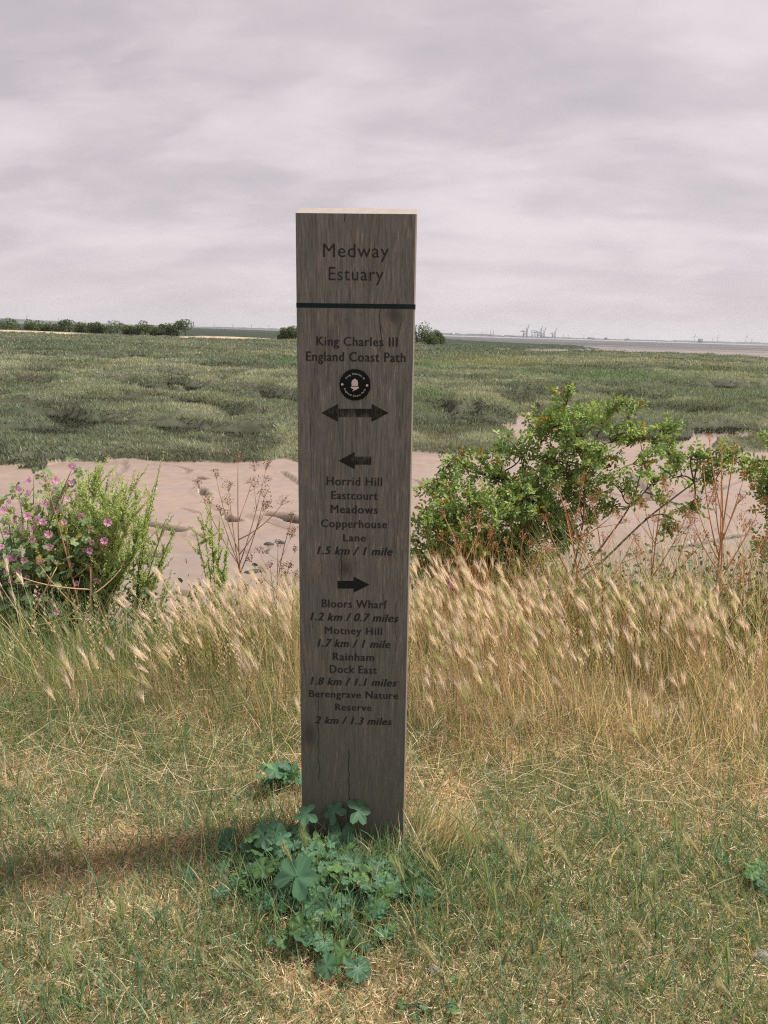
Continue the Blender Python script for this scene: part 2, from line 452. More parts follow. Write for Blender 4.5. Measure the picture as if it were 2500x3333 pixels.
# colours of the bare surfaces
mudc = mixc((.225, .164, .131), (.262, .196, .159), fbm(GX * .5, GY * .8, 60, 4))
mudc = mixc(mudc, np.array([.205, .165, .138]), .55 * sst(fbm(GX * .25, GY * .35, 61, 4), .52, .75))
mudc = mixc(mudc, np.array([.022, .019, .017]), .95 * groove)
below = GPY - (1047 + .0296 * GPX)                                  # how far out on the flats
weed = sst(fbm(GX / 60 + 5, np.log(np.maximum(GY, 1)) * 14, 62, 4), .42, .58)
dk = sst(GY, 280, 480)
mudc = mixc(mudc, np.array([.165, .140, .128]), .8 * sst(GY, 60, 140))
mudc = mixc(mudc, np.array([.030, .033, .034]), np.clip(dk * (.55 + weed) + .55 * weed * sst(GY, 130, 240), 0, 1))
soil = mixc((.13, .10, .062), (.32, .235, .145), fbm(GX * 6, GY * 6, 63, 4))
bankm = 1 - sst(GY, BANK_Y(GX) + 1.5, BANK_Y(GX) + 2.6)
mudc = mixc(mudc, soil, bankm)

def marsh_colour(x, y, px, py):
    a = fbm(x * .12 + 4, y * .16, 80, 4); b = fbm(x * .6, y * .6, 81, 3)
    c = mixc((.078, .112, .070), (.180, .186, .124), sst(a, .40, .62))
    c = mixc(c, np.array([.075, .105, .058]), .6 * sst(b, .52, .72))
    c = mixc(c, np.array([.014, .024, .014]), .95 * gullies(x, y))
    c = c * (.62 + .76 * sst(fbm(x * .6, y * .8, 55, 2), .30, .62))[..., None]
    c = mixc(c, c.mean(-1, keepdims=True) * np.array([1.05, 1.06, .86]), np.full(c.shape[:-1], .50))
    right = sst(px, 1250, 1500)
    farg = sst(-py, -1172, -1140) * (.35 + .65 * right)
    c = mixc(c, mixc((.050, .080, .054), (.075, .102, .064), a), np.clip(farg * 1.0, 0, 1))
    yel = np.exp(-(((px - 1560) / 190) ** 2 + ((py - 1188) / 16) ** 2))
    c = mixc(c, np.array([.19, .20, .095]), np.clip(yel * .8, 0, 1))
    for cx, cy, sx, sy in ((1400, 1305, 70, 22), (930, 1192, 60, 12), (1440, 1203, 120, 10), (150, 1255, 120, 8), (1950, 1235, 300, 14)):
        c = mixc(c, np.array([.075, .15, .058]), .7 * np.exp(-(((px - cx) / sx) ** 2 + ((py - cy) / sy) ** 2)))
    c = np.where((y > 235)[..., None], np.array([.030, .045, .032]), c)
    return c

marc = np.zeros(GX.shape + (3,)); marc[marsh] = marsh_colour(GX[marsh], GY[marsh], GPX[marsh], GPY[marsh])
shaded_earth = mixc(marc, np.array([.050, .052, .034]), np.where(GY < 235, .70, .25))      # covered soil, its colour darkened to act as shade between the leaves
gcol = np.where(marsh[..., None], shaded_earth, mudc)
gcol = np.where(creek[..., None], np.array([.20, .160, .125]), gcol)
nr, nc = GX.shape
VID = np.arange(nr * nc).reshape(nr, nc)
quads = np.stack([VID[:-1, :-1], VID[:-1, 1:], VID[1:, 1:], VID[1:, :-1]], -1).reshape(-1, 4)
qm = (marsh[:-1, :-1].astype(int) + marsh[:-1, 1:] + marsh[1:, 1:] + marsh[1:, :-1]).reshape(-1) >= 3
qy = (GY[:-1, :-1]).reshape(-1); qb = qy < (BANK_Y(GX) + 2.0)[:-1, :-1].reshape(-1)
qs = qy > 6380
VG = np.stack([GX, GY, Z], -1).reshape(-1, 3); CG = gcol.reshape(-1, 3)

def sheet(name, sel, mat, label, cat):
    q = quads[sel]; u, inv = np.unique(q, return_inverse=True)
    o = mesh_np(name, VG[u], [inv.reshape(-1, 4)], mat, CG[u], smooth=True)
    return tag(o, label, cat, kind='structure')

M_MUD = attr_mat('estuary_mud', 0.5, 0.4, 0, .10, 5.0, .012)
_n = NT(M_MUD.node_tree); _b = M_MUD.node_tree.nodes['Principled BSDF']; _g = _n.node('ShaderNodeNewGeometry'); _x, _y, _z = _n.xyz(_g.outputs['Position'])
_w = _n.noise(_n.vec(_x * .5, _y * .8, 0.0), 1.0, 3.0, .5); _n.link(_w.ramp(.40, .62) * .38 + .30, _b.inputs['Roughness'])
_r = (_n.noise(_n.vec(_x * .55, _y * 1.1, 3.0), 1.0, 5.0, .55, .6) - .5).abs(); _m = _n.noise(_n.vec(_x * .3, _y * .5, 7.0), 1.0, 2.0, .5).ramp(.50, .60)
_s = _n.noise(_n.vec(_x * 9.0, _y * 9.0, 2.0), 1.0, 4.0, .6).ramp(.62, .72)
_c = _b.inputs['Base Color'].links[0].from_socket; _c = _n.mix((1.0 - _r.ramp(.0, .010)) * _m * .6, _c, (.10, .078, .062)); _c = _n.mix(_s * .35, _c, (.15, .115, .09)); _n.link(_c, _b.inputs['Base Color'])
M_SOIL = attr_mat('turf_soil', 0.9, 0.1, 0, .35, 45.0, .01)
M_MARSHG = attr_mat('marsh_turf', 0.9, 0.1, 0, .38, 2.2, .10)
sheet('grass_bank', qb, M_SOIL, 'turf and straw covered bank in front of the mud', 'ground')
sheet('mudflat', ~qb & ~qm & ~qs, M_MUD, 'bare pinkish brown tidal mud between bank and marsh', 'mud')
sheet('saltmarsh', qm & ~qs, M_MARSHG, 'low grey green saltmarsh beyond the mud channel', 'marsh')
sheet('far_shore', qs, M_SOIL, 'hazy far shore along the horizon', 'shore')

m = pbr('estuary_water', (.10, .11, .12), 0.12, 0.5)
wv = np.array([[-9500, 1000, -1.47], [9500, 1000, -1.47], [9500, 6500, -1.47], [-9500, 6500, -1.47]], float)
tag(mesh_np('water', wv, [np.array([[0, 1, 2, 3]])], m), 'pale strip of estuary water below the far shore', 'water', kind='structure')

# leafy cover of the marsh
def marsh_cover(n, y0, y1, p, lo, hi):
    u = RNG.random(n); yy = (y0 ** (1 - p) + u * (y1 ** (1 - p) - y0 ** (1 - p))) ** (1 / (1 - p))
    xx = RNG.uniform(-.70, .70, n) * (yy + 3)
    mk, ck, px, py = land_masks(xx, yy)
    xx, yy, px, py = xx[mk], yy[mk], px[mk], py[mk]; k = len(xx)
    c = marsh_colour(xx, yy, px, py)
    t = RNG.random(k)
    c = mixc(c, np.array([.30, .295, .205]), .36 * (t > .72)) * RNG.uniform(1.1, 1.95, (k, 1))
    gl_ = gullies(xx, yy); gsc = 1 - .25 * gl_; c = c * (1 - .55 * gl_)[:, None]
    c = np.where((t < .18)[:, None], c * np.array([.8, 1.05, .75]), c)
    hh = RNG.uniform(lo, hi, k) * (.75 + .6 * fbm(xx * .5, yy * .5, 90, 2)) * np.clip(.6 + yy / 90, .8, 1.5) * gsc
    ww = np.maximum(.022, .00110 * yy) * RNG.uniform(.7, 1.3, k)
    base = np.stack([xx, yy, marsh_z(xx, yy) - .02], 1)
    return blades(base, hh, ww, RNG.uniform(0, 6.28, k), RNG.uniform(.05, .9, k), RNG.uniform(-.2, .5, k), c, segs=2)

parts = [marsh_cover(260000, 13.0, 30, 1.2, .07, .17), marsh_cover(240000, 28, 75, 1.6, .08, .18), marsh_cover(150000, 70, 215, 1.7, .10, .20)]
mb = MB()
for V, F, C in parts: mb.add(V, F, C)
tag(mb.build('marsh_plants', M_MARSHLEAF), 'grey green leafy plants covering the saltmarsh', 'marsh plants', kind='stuff')

# pale shell banks at the far edge of the marsh on the left
M_SHELL = attr_mat('shell_sand', 0.9, 0.1, 0, .15, 1.5, .1)
for k, (xa, xb, ya, yb) in enumerate([(-300, 272, 1077, 1094), (575, 878, 1087, 1096)]):
    n = 90; X0 = at_y(xa, 1070, 196)[0]; X1 = at_y(xb, 1070, 196)[0]
    xs = np.linspace(X0, X1, n); V = []; C = []
    t = np.linspace(0, 1, n); env = np.sin(np.pi * np.clip(t * .92 + .04, 0, 1)) ** .45
    for j, (yy, hh) in enumerate([(193, 0), (195.5, .22), (198, .42), (200.5, .50), (204, .45), (209, 0)]):
        zz = -1.02 + (hh * (1 + .5 * (fbm(xs * .35, xs * 0 + yy * .6, 7 + k, 3) - .5))) * env
        V.append(np.stack([xs, yy + 1.5 * (vn(xs * .4, xs * 0 + j, 3) - .5), zz], 1))
        g = np.array([.40, .31, .235]) if j < 3 else np.array([.22, .21, .11])
        C.append(g * (.75 + .5 * fbm(xs * .8, xs * 0 + j, 9, 2))[:, None])
    V = np.concatenate(V); C = np.concatenate(C); I = np.arange(6 * n).reshape(6, n)
    q = np.stack([I[:-1, :-1], I[:-1, 1:], I[1:, 1:], I[1:, :-1]], -1).reshape(-1, 4)
    tag(mesh_np('shell_bank', V, [q], M_SHELL, C, smooth=True),
        ['pale shell bank below the leftmost trees', 'pale shell bank right of the round-headed tree'][k], 'beach', kind='structure')

# ------------------------------------------------------------------ the far scrub row
def tree(name, px0, px1, ytop, ybase, y, label, cat='tree', group='scrub trees beyond the marsh', trunk=False, tone=0):
    a = at_y((px0 + px1) / 2, ybase, y); top = at_y((px0 + px1) / 2, ytop, y)
    wd = 1.12 * abs(at_y(px1, ybase, y)[0] - at_y(px0, ybase, y)[0]); zb = -1.0
    H = top[2] - zb
    t = empty(name, (a[0], y, zb), label, cat, group)
    mb = MB(); r = random.Random(int(px0 * 7 + ytop))
    crown0 = .34 if trunk else .10
    for k in range(5 if not trunk else 4):
        ang = r.uniform(0, 6.28); e = wd * .3 * r.uniform(.3, 1)
        p = np.array([[0, 0, -.1], [.15 * e * math.cos(ang), .15 * e * math.sin(ang), H * .3], [e * math.cos(ang), e * math.sin(ang), H * .72]])
        mb.tube(p, [.10, .07, .03], 5, (.09, .075, .06))
    mb.build('trunk', M_BARK, t)
    P, N, Sz, C = [], [], [], []
    nl = r.randint(14, 18) if not trunk else 11
    for k in range(nl):
        u = r.uniform(-1, 1); zc = H * (crown0 + (1 - crown0) * r.uniform(.03, .84) * (1 - .40 * abs(u) ** 2.5))
        c = np.array([u * wd * .46, r.uniform(-.3, .3) * wd, zc]); rr = H * r.uniform(.20, .30)
        n = 120; d = RNG.normal(size=(n, 3)); d /= np.linalg.norm(d, axis=1)[:, None]
        q = c + d * rr * RNG.uniform(.5, 1.05, (n, 1)) * np.array([wd / H * .62 + .35, 1, .95])
        q[:, 2] = np.clip(q[:, 2], .05, H * 1.0)
        P.append(q); N.append(d + RNG.normal(size=(n, 3)) * .6); Sz.append(RNG.uniform(.16, .34, n))
        g = mixc((.062, .098, .050), (.150, .195, .085), np.clip(RNG.random(n) * .7 + r.uniform(-.1, .35), 0, 1))
        if tone: g = mixc(g, np.array([.16, .135, .085]), np.full(n, tone * r.random()))
        C.append(g)
    V, F, C = cards(np.concatenate(P), np.concatenate(N), np.concatenate(Sz), .75, np.concatenate(C))
    mesh_np('crown', V, F, M_LEAF, C, t)
    return t

k_ = .5787
TREES = [('hawthorn_tree', -30, 95, 62, 135, 'broad dark scrub tree cut by the left edge of the view', 0),
         ('hawthorn_tree', 130, 222, 71, 135, 'rounded scrub tree after the first gap in the tree row', 0),
         ('hawthorn_bush', 215, 262, 84, 136, 'small low bush between the rounded scrub tree and the wide low one', .3),
         ('hawthorn_bush', 252, 346, 85, 138, 'wide low bush with an even top in the left part of the tree row', .2),
         ('hawthorn_tree', 340, 442, 71, 140, 'tallest peaked tree in the left half of the tree row', 0),
         ('hawthorn_bush', 430, 497, 82, 140, 'sloping bush leaning on the right of the tallest peaked tree', .2),
         ('hawthorn_bush', 490, 542, 89, 141, 'low brownish bush in the middle dip of the tree row', .6),
         ('hawthorn_tree', 535, 582, 80, 140, 'narrow upright tree just before the second gap in the tree row', 0),
         ('hawthorn_tree', 596, 722, 78, 146, 'broadest domed tree, first after the second gap', .4),
         ('hawthorn_bush', 705, 772, 95, 146, 'low rusty bush between the two domed trees', .8),
         ('hawthorn_tree', 762, 872, 79, 146, 'second domed tree of the row with an uneven top', .3),
         ('hawthorn_bush', 860, 926, 95, 147, 'small bush stepping down right of the second domed tree', .5),
         ('hawthorn_tree', 922, 992, 92, 149, 'dark rounded bush left of the lone round-headed tree', 0),
         ('round_tree', 1003, 1082, 72, 147, 'round-headed tree with a bare trunk ending the row', 0),
         ('hawthorn_bush', 1574, 1628, 115, 153, 'small brownish bush to the left of the wooden post', .6),
         ('hawthorn_bush', 1622, 1700, 107, 154, 'dark bush half hidden by the left edge of the post', 0)]
for i, (nm, a, b, yt, yb, lab, tone) in enumerate(TREES):
    tree(nm, a * k_, b * k_, 1000 + yt * k_, 1000 + yb * k_, 205 + (i * 37 % 9), lab, trunk=(nm == 'round_tree'), tone=tone)
for nm, a, b, yt, yb, lab in [('hawthorn_tree', 1325, 1392, 1045, 1102, 'tallest tree showing right of the post'),
                              ('hawthorn_bush', 1366, 1422, 1062, 1104, 'green bush stepping down from the tree right of the post'),
                              ('hawthorn_bush', 1398, 1441, 1076, 1105, 'lowest bush at the right tip of the clump behind the post')]:
    tree(nm, a, b, yt, yb, 190 + (a % 7), lab, group='trees behind the post')

# ------------------------------------------------------------------ far shore: woods, port, pylons, turbines
def ridge(name, pts, y, depth, label, seed, col):
    """a long low wood: bumpy, with depth"""
    n = 700; xs = np.linspace(at_y(pts[0][0], 1080, y)[0], at_y(pts[-1][0], 1080, y)[0], n)
    pxs = np.linspace(pts[0][0], pts[-1][0], n); hp = np.interp(pxs, [p[0] for p in pts], [p[1] for p in pts])
    hm = hp / F_PX * y * (.35 + 1.1 * fbm(xs / 120, xs * 0, seed, 5, .65))
    V = np.concatenate([np.stack([xs, xs * 0 + y, xs * 0 + .9], 1), np.stack([xs, xs * 0 + y + depth * .15, .9 + hm], 1),
                        np.stack([xs, xs * 0 + y + depth * .8, .9 + hm * .9], 1), np.stack([xs, xs * 0 + y + depth, xs * 0 + .9], 1)])
    I = np.arange(4 * n).reshape(4, n); q = np.stack([I[:-1, :-1], I[:-1, 1:], I[1:, 1:], I[1:, :-1]], -1).reshape(-1, 4)
    c = np.array(col) * (.7 + .6 * fbm(V[:, 0] / 60, V[:, 1] / 30, seed + 3, 3))[:, None]
    tag(mesh_np(name, V, [q], M_FAR, c), label, 'woodland', kind='stuff')

ridge('far_woodland', [(-1200, 6), (-200, 8), (60, 11), (200, 8), (420, 3), (560, 4), (800, 5), (1000, 4), (1250, 3), (1400, 3)], 6450, 300, 'blue hazy wooded shore on the left horizon', 3, (.05, .07, .05))
ridge('far_woodland', [(1400, 4), (1480, 7), (1580, 6), (1650, 5), (1760, 4), (1900, 4), (2100, 3), (2250, 4), (2400, 5), (2500, 5), (3600, 6)], 6420, 300, 'blue hazy low shore on the right horizon', 9, (.05, .065, .05))

YF = 6400.0
def fp(px, py, y=YF): return at_y(px, py, y)
def far_thing(name, px, y, label, cat, group=None):
    hy = 1047 + .0296 * px
    b = fp(px, hy, y); return empty(name, (b[0], y, 1.2), label, cat, group)

STEEL = (.10, .15, .20)
def crane(px, ytop, s, label, flip=1):
    t = far_thing('gantry_crane', px, YF - 40, label, 'crane', 'raised boom cranes at the far port')
    top = fp(px, ytop, YF - 40)[2] - 1.2; H = top
    a = MB(); g = H * .40; wx = H * .13; wy = H * .16
    for sx in (-1, 1):
        for sy in (-1, 1): a.bar((sx * wx, sy * wy, 0), (sx * wx, sy * wy, g), H * 1.5 * .018, STEEL)
    for sx in (-1, 1):
        a.bar((sx * wx, -wy, H * .17), (sx * wx, wy, H * .17), H * 1.5 * .014, STEEL)
        a.bar((sx * wx, -wy, g), (sx * wx, wy, g), H * 1.5 * .018, STEEL)
    for sy in (-1, 1): a.bar((-wx, sy * wy, H * .17), (wx, sy * wy, H * .17), H * 1.5 * .014, STEEL); a.bar((-wx, sy * wy, H * .17), (wx, sy * wy, g), H * 1.5 * .010, STEEL)
    a.build('portal_frame', M_FAR, t)
    b = MB(); b.box((-flip * wx * .9, 0, g + H * .03), (wx * 4.2, H * .06, H * .045), col=STEEL); b.box((-flip * wx * 1.3, 0, g + H * .085), (wx * 1.1, H * .09, H * .07), col=(.25, .30, .34))
    b.build('girder', M_FAR, t)
    c = MB(); c.bar((flip * wx, 0, g + H * .03), (flip * wx * 2.0, 0, H), H * 1.5 * .020, STEEL)
    c.build('boom', M_FAR, t)
    d = MB(); d.bar((flip * wx * .6, 0, g), (flip * wx * .5, 0, H * .72), H * 1.5 * .014, STEEL); d.bar((flip * wx * .5, 0, H * .72), (-flip * wx * 2.2, 0, g + H * .05), H * .007, STEEL)
    d.bar((flip * wx * .5, 0, H * .72), (flip * wx * 1.6, 0, H * .84), H * .007, STEEL)
    d.build('apex_frame', M_FAR, t)
crane(1709, 1054, 1, 'leftmost port crane, its boom raised the highest')
crane(1754, 1059, 1, 'second port crane, tall boom beside the stacked lattice tower')
crane(1766, 1064, 1, 'third port crane, close behind the second one')
crane(1802, 1068, 1, 'rightmost port crane, standing apart from the others')
t = far_thing('lattice_tower', 1736, YF, 'square stack of four thin masts left of the middle port cranes', 'tower')
a = MB()
for k in range(4):
    a.bar((-18 + 12 * k, 0, 0), (-18 + 12 * k, 0, 56), 1.8, STEEL)
for zz in (18, 37, 55): a.bar((-18, 0, zz), (18, 0, zz), 1.2, STEEL)
a.build('masts', M_FAR, t)
for px, lab in ((1596.7, 'left one of the two far power station chimneys'), (1605, 'right one of the two far power station chimneys')):
    t = far_thing('chimney', px, YF, lab, 'chimney', 'power station chimneys')
    a = MB(); a.tube([(0, 0, 0), (0, 0, 25), (0, 0, 44)], [3.2, 2.6, 2.2], 8, (.30, .27, .28)); a.build('shaft', M_FAR, t)
    b = MB(); b.tube([(0, 0, 44), (0, 0, 47)], [2.7, 2.7], 8, (.12, .12, .13)); b.build('rim', M_FAR, t)
def shed(name, px, wpx, hpx, col, label, roof=True, cat='building'):
    t = far_thing(name, px, YF + 20, label, cat); W = wpx / F_PX * YF; H = hpx / F_PX * YF
    a = MB(); a.box((0, 0, H / 2), (W, 30, H), col=col); a.build('wall', M_FAR, t)
    b = MB()
    b.add([(-W / 2, -15.5, H), (W / 2, -15.5, H), (W / 2, 15.5, H), (-W / 2, 15.5, H), (-W / 2, 0, H * 1.18), (W / 2, 0, H * 1.18)],
          [np.array([[0, 1, 5, 4], [2, 3, 4, 5]]), np.array([[1, 2, 5], [3, 0, 4]])], np.array(col) * .7); b.build('roof', M_FAR, t)
shed('power_station', 1600, 22, 5, (.22, .24, .28), 'grey power station hall under the two chimneys')
shed('warehouse', 1476, 5, 6, (.80, .80, .82), 'small white building on the far shore near the tree clump')
shed('warehouse', 1632, 16, 4, (.45, .43, .42), 'long low shed right of the power station')
shed('container_stack', 1672, 22, 4, (.20, .22, .26), 'dark low container stack left of the cranes', cat='containers')
shed('warehouse', 1780, 30, 4, (.28, .29, .33), 'dark quay shed between the middle and rightmost cranes')
shed('warehouse', 1925, 22, 6, (.30, .33, .38), 'grey shed right of the cranes on the far shore')
shed('ship', 1972, 10, 5, (.18, .21, .26), 'dark moored ship hull, nearest to the cranes', cat='ship')
shed('ship', 2042, 16, 4, (.18, .21, .26), 'dark moored ship with a pointed mast', cat='ship')
shed('silo_block', 2279, 12, 10, (.09, .16, .22), 'square dark blue block among the wind turbines')
shed('warehouse', 2170, 24, 3, (.45, .44, .45), 'pale low sheds left of the first wind turbine')
for px, hh, lab in ((1972, 10, 'mast tower above the dark ship hull'), (2043, 9, 'thin mast on the pointed ship'), (2197, 7, 'stubby tower left of the first wind turbine')):
    t = far_thing('mast', px, YF - 10, lab, 'mast'); H = hh / F_PX * YF
    a = MB(); a.tube([(0, 0, 0), (0, 0, H * .6), (0, 0, H)], [4, 3, .8], 6, STEEL); a.box((0, 0, H * .5), (9, 6, 3), col=STEEL); a.build('pole', M_FAR, t)

def turbine(px, hub, label, rot):
    t = far_thing('wind_turbine', px, 7200, label, 'wind turbine', 'wind turbines on the right horizon'); H = fp(px, hub, 7200)[2] - 1.2
    c = (.52, .53, .56)
    a = MB(); a.tube([(0, 0, 0), (0, 0, H)], [3.2, 1.8], 8, c); a.build('tower', M_FAR, t)
    b = MB(); b.box((0, 0, H + 1.5), (4, 10, 4), col=c); b.build('nacelle', M_FAR, t)
    for k in range(3):
        an = rot + k * 2.0944; L = H * .62; d = np.array([math.sin(an), 0, math.cos(an)])
        b = MB(); o = np.array([0, -6, H + 1.5]); b.tube([o, o + d * L * .3, o + d * L], [1.2, 2.4, .5], 4, c); b.build('blade', M_FAR, t)
turbine(2260, 1094, 'wind turbine just left of the square dark blue block', .0)
turbine(2334, 1096, 'middle one of the three wind turbines', .1)
turbine(2427, 1096, 'rightmost wind turbine on the far shore', .05)

def pylon(px, ytop, label, y=7600):
    t = far_thing('electricity_pylon', px, y, label, 'pylon', 'pylons along the far shore'); H = fp(px, ytop, y)[2] - 1.2
    a = MB(); c = (.22, .25, .28); b = H * .09; r = H * .014
    for sx in (-1, 1):
        for sy in (-1, 1): a.bar((sx * b, sy * b, 0), (sx * b * .22, sy * b * .22, H * .62), r, c)
    a.bar((0, 0, H * .60), (0, 0, H), r * 1.4, c)
    for f in (.15, .32, .48): a.bar((-b * (1 - f * 1.2), 0, H * f), (b * (1 - (f + .14) * 1.2), 0, H * (f + .14)), r * .6, c); a.bar((b * (1 - f * 1.2), 0, H * f), (-b * (1 - (f + .14) * 1.2), 0, H * (f + .14)), r * .6, c)
    a.build('lattice_mast', M_FAR, t)
    a = MB()
    for f, L in ((.64, .16), (.77, .20), (.90, .14)): a.bar((-H * L, 0, H * f), (H * L, 0, H * f), r, c)
    a.build('cross_arms', M_FAR, t)
ORD = ['first', 'second', 'third', 'fourth', 'fifth', 'sixth', 'seventh', 'eighth', 'ninth']
for i, (cx, cy) in enumerate([(153, 46), (330, 58), (481, 68), (648, 70), (1090, 86), (1205, 91), (1310, 93), (1415, 96), (1512, 99)]):
    pylon(cx * k_, 1000 + cy * k_, 'faint %s pylon from the left on the skyline above the scrub' % ORD[i])
for px, yt, lab in ((1568, 1079, 'faint pylon between tree clump and power station'), (1833, 1087, 'faint pylon just right of the cranes'), (1849, 1088, 'faint second pylon right of the cranes'),
                    (1900, 1089, 'faint pylon over the grey shed right of the cranes'), (2318, 1098, 'faint pylon between the blue block and the middle turbine'), (2446, 1101, 'faint pylon right of the rightmost turbine')):
    pylon(px, yt, lab)

# ------------------------------------------------------------------ the wooden way marker post
POST = Matrix.Translation((-0.059, 2.05, 0)) @ Matrix.Rotation(rad(-0.90), 4, 'Y') @ Matrix.Rotation(rad(-1.2), 4, 'Z')
PINV = np.array(POST.inverted())
HW, TH = 0.1445, 0.10
def on_post(px, py):
    """photograph pixel -> (x, z) on the front face, in the post's own frame"""
    o = PINV[:3, :3] @ np.array([0, 0, CAM_H]) + PINV[:3, 3]; d = PINV[:3, :3] @ ray(px, py)
    t = (-TH / 2 - o[1]) / d[1]; p = o + d * t; return p[0], p[2]

def wood_mat(name, end=False):
    m = bpy.data.materials.new(name); m.use_nodes = True; n = NT(m.node_tree); b = m.node_tree.nodes['Principled BSDF']
    t = n.node('ShaderNodeTexCoord'); x, y, z = n.xyz(t.outputs['Object'])
    if end:
        r = n.noise(n.vec(x * 60.0 + z * 200.0, y * 140.0, z * 20.0), 1.0, 5.0, .6)
        s = n.noise(n.vec(x * 300.0 + y * 120, y * 300.0, 0.0), 1.0, 4.0, .6)
        c = n.mix(r.ramp(.35, .65), (.25, .222, .195), (.34, .305, .27)); c = n.mix(s.ramp(.58, .72) * .6, c, (.22, .17, .13))
        n.link(c, b.inputs['Base Color']); b.inputs['Roughness'].default_value = .85
        return m
    knots = [(*on_post(1282, 1027), .036, .045), (*on_post(1008, 2392), .036, .075), (*on_post(1125, 1850), .032, .055)]
    xx = x; dark = None
    for kx, kz, s, sz in knots:
        ex, ez = (x - kx) * (1 / s), (z - kz) * (1 / sz); g = (ex * ex + ez * ez) * -1.0; g = g.exp()
        xx = xx - (x - kx) * g * .82
        k = ((ex * ex + ez * ez * 1.4) * -3.0).exp(); dark = k if dark is None else dark + k
    wob = n.noise(n.vec(x * 4.0, y * 4.0, z * 2.2), 1.0, 2.0, .5); xx = xx + (wob - .5) * .018
    fine = n.noise(n.vec(xx * 330.0, y * 330.0, z * 22.0), 1.0, 4.0, .62)
    mid = n.noise(n.vec(xx * 150.0, y * 150.0, z * 5.0 + 3), 1.0, 4.0, .6)
    red = n.noise(n.vec(xx * 190.0 + 7, y * 190.0, z * 19.0), 1.0, 3.0, .55)
    patch = n.noise(n.vec(x * 9.0, y * 9.0, z * 4.0 + 5), 1.0, 3.0, .5)
    patch2 = n.noise(n.vec(x * 14.0 + 4, y * 9.0, z * 3.0 + 1), 1.0, 3.0, .5)
    c = n.mix(mid.ramp(.30, .70), (.100, .102, .092), (.172, .171, .150))
    c = n.mix(patch.ramp(.42, .62) * .55, c, (.126, .127, .118))
    c = n.mix(red.ramp(.56, .70) * patch2.ramp(.40, .60) * .6, c, (.37, .255, .17))
    c = n.mix(fine.ramp(.53, .64) * .55, c, (.055, .054, .050))
    c = n.mix((1.0 - fine).ramp(.57, .68) * .6, c, (.26, .25, .225))
    low = (1.0 - z.ramp(.05, .75)); c = n.mix(low * .6, c, (.108, .106, .078))
    c = n.mix(dark.clamp01() * .8, c, (.050, .047, .040))
    # long drying cracks
    for cx, z0, z1, wd in ((1240, 1000, 1150, .0011), (1136, 2440, 2740, .0013), (1036, 2250, 2540, .0010), (1112, 1800, 1890, .0012), (1290, 1950, 2120, .0008), (1010, 1330, 1500, .0007), (1120, 676, 720, .0010)):
        kx, a = on_post(cx, z0); _, bz = on_post(cx, z1)
        wv = n.noise(n.vec(0.0, 0.0, z * 14.0 + cx), 1.0, 3.0, .6)
        ln = ((x - kx + (wv - .5) * .022).abs()).lt(wd) * z.lt(a) * z.gt(bz)
        c = n.mix(ln * .85, c, (.018, .017, .016))
    n.link(c, b.inputs['Base Color']); b.inputs['Roughness'].default_value = .82; b.inputs['Specular IOR Level'].default_value = .2
    bp = n.node('ShaderNodeBump'); bp.inputs['Distance'].default_value = .0012; bp.inputs['Strength'].default_value = .8
    n.link(mid * .6 - fine, bp.inputs['Height']); n.link(bp.outputs[0], b.inputs['Normal'])
    return m

M_WOOD = wood_mat('weathered_oak'); M_END = wood_mat('sawn_end_grain', True)
M_LIT_ARRIS = pbr('sunlit_arris', (.27, .235, .195), .8, .2)  # paler than the oak: sun on the right front edge, put into its colour
post = empty('waymarker_post', (0, 0, 0), 'upright grey oak waymarker post with engraved place names and arrows', 'signpost')
post.matrix_world = POST
zf = on_post(1162, 695)[1]; zb_ = zf + .026
bm = bmesh.new(); bev = .0035; z0 = -.25
ring = [(-HW + bev, -TH / 2), (HW - bev, -TH / 2), (HW, -TH / 2 + bev), (HW, TH / 2 - bev), (HW - bev, TH / 2), (-HW + bev, TH / 2), (-HW, TH / 2 - bev), (-HW, -TH / 2 + bev)]
zt = lambda y: zf + (zb_ - zf) * (y + TH / 2) / TH
lo = [bm.verts.new((x, y, z0)) for x, y in ring]; hi = [bm.verts.new((x, y, zt(y))) for x, y in ring]
for i in range(8):
    f = bm.faces.new((lo[i], lo[(i + 1) % 8], hi[(i + 1) % 8], hi[i])); f.material_index = 2 if i == 1 else 0
f = bm.faces.new(hi); f.material_index = 1
bm.faces.new(lo[::-1])
me = bpy.data.meshes.new('oak_board'); bm.to_mesh(me); bm.free()
for mm in (M_WOOD, M_END, M_LIT_ARRIS): me.materials.append(mm)
o = bpy.data.objects.new('oak_board', me); COL.objects.link(o); o.parent = post

za = on_post(1170, 988.5)[1]; zc = on_post(1170, 1003.5)[1]
M_BAND = pbr('green_band_paint', (.009, .020, .020), .7, .1)
mb = MB(); e = .0007; rg = [(x * (1 + e / HW), y * (1 + 2 * e / TH)) for x, y in ring]
V = [(x, y, zc) for x, y in rg] + [(x, y, za) for x, y in rg]; I = np.arange(8); J = (I + 1) % 8
mb.add(V, [np.stack([I, J, J + 8, I + 8], 1)], (1, 1, 1)); o = mb.build('painted_band', M_BAND, post); o['label'] = 'dark green painted band round the post'

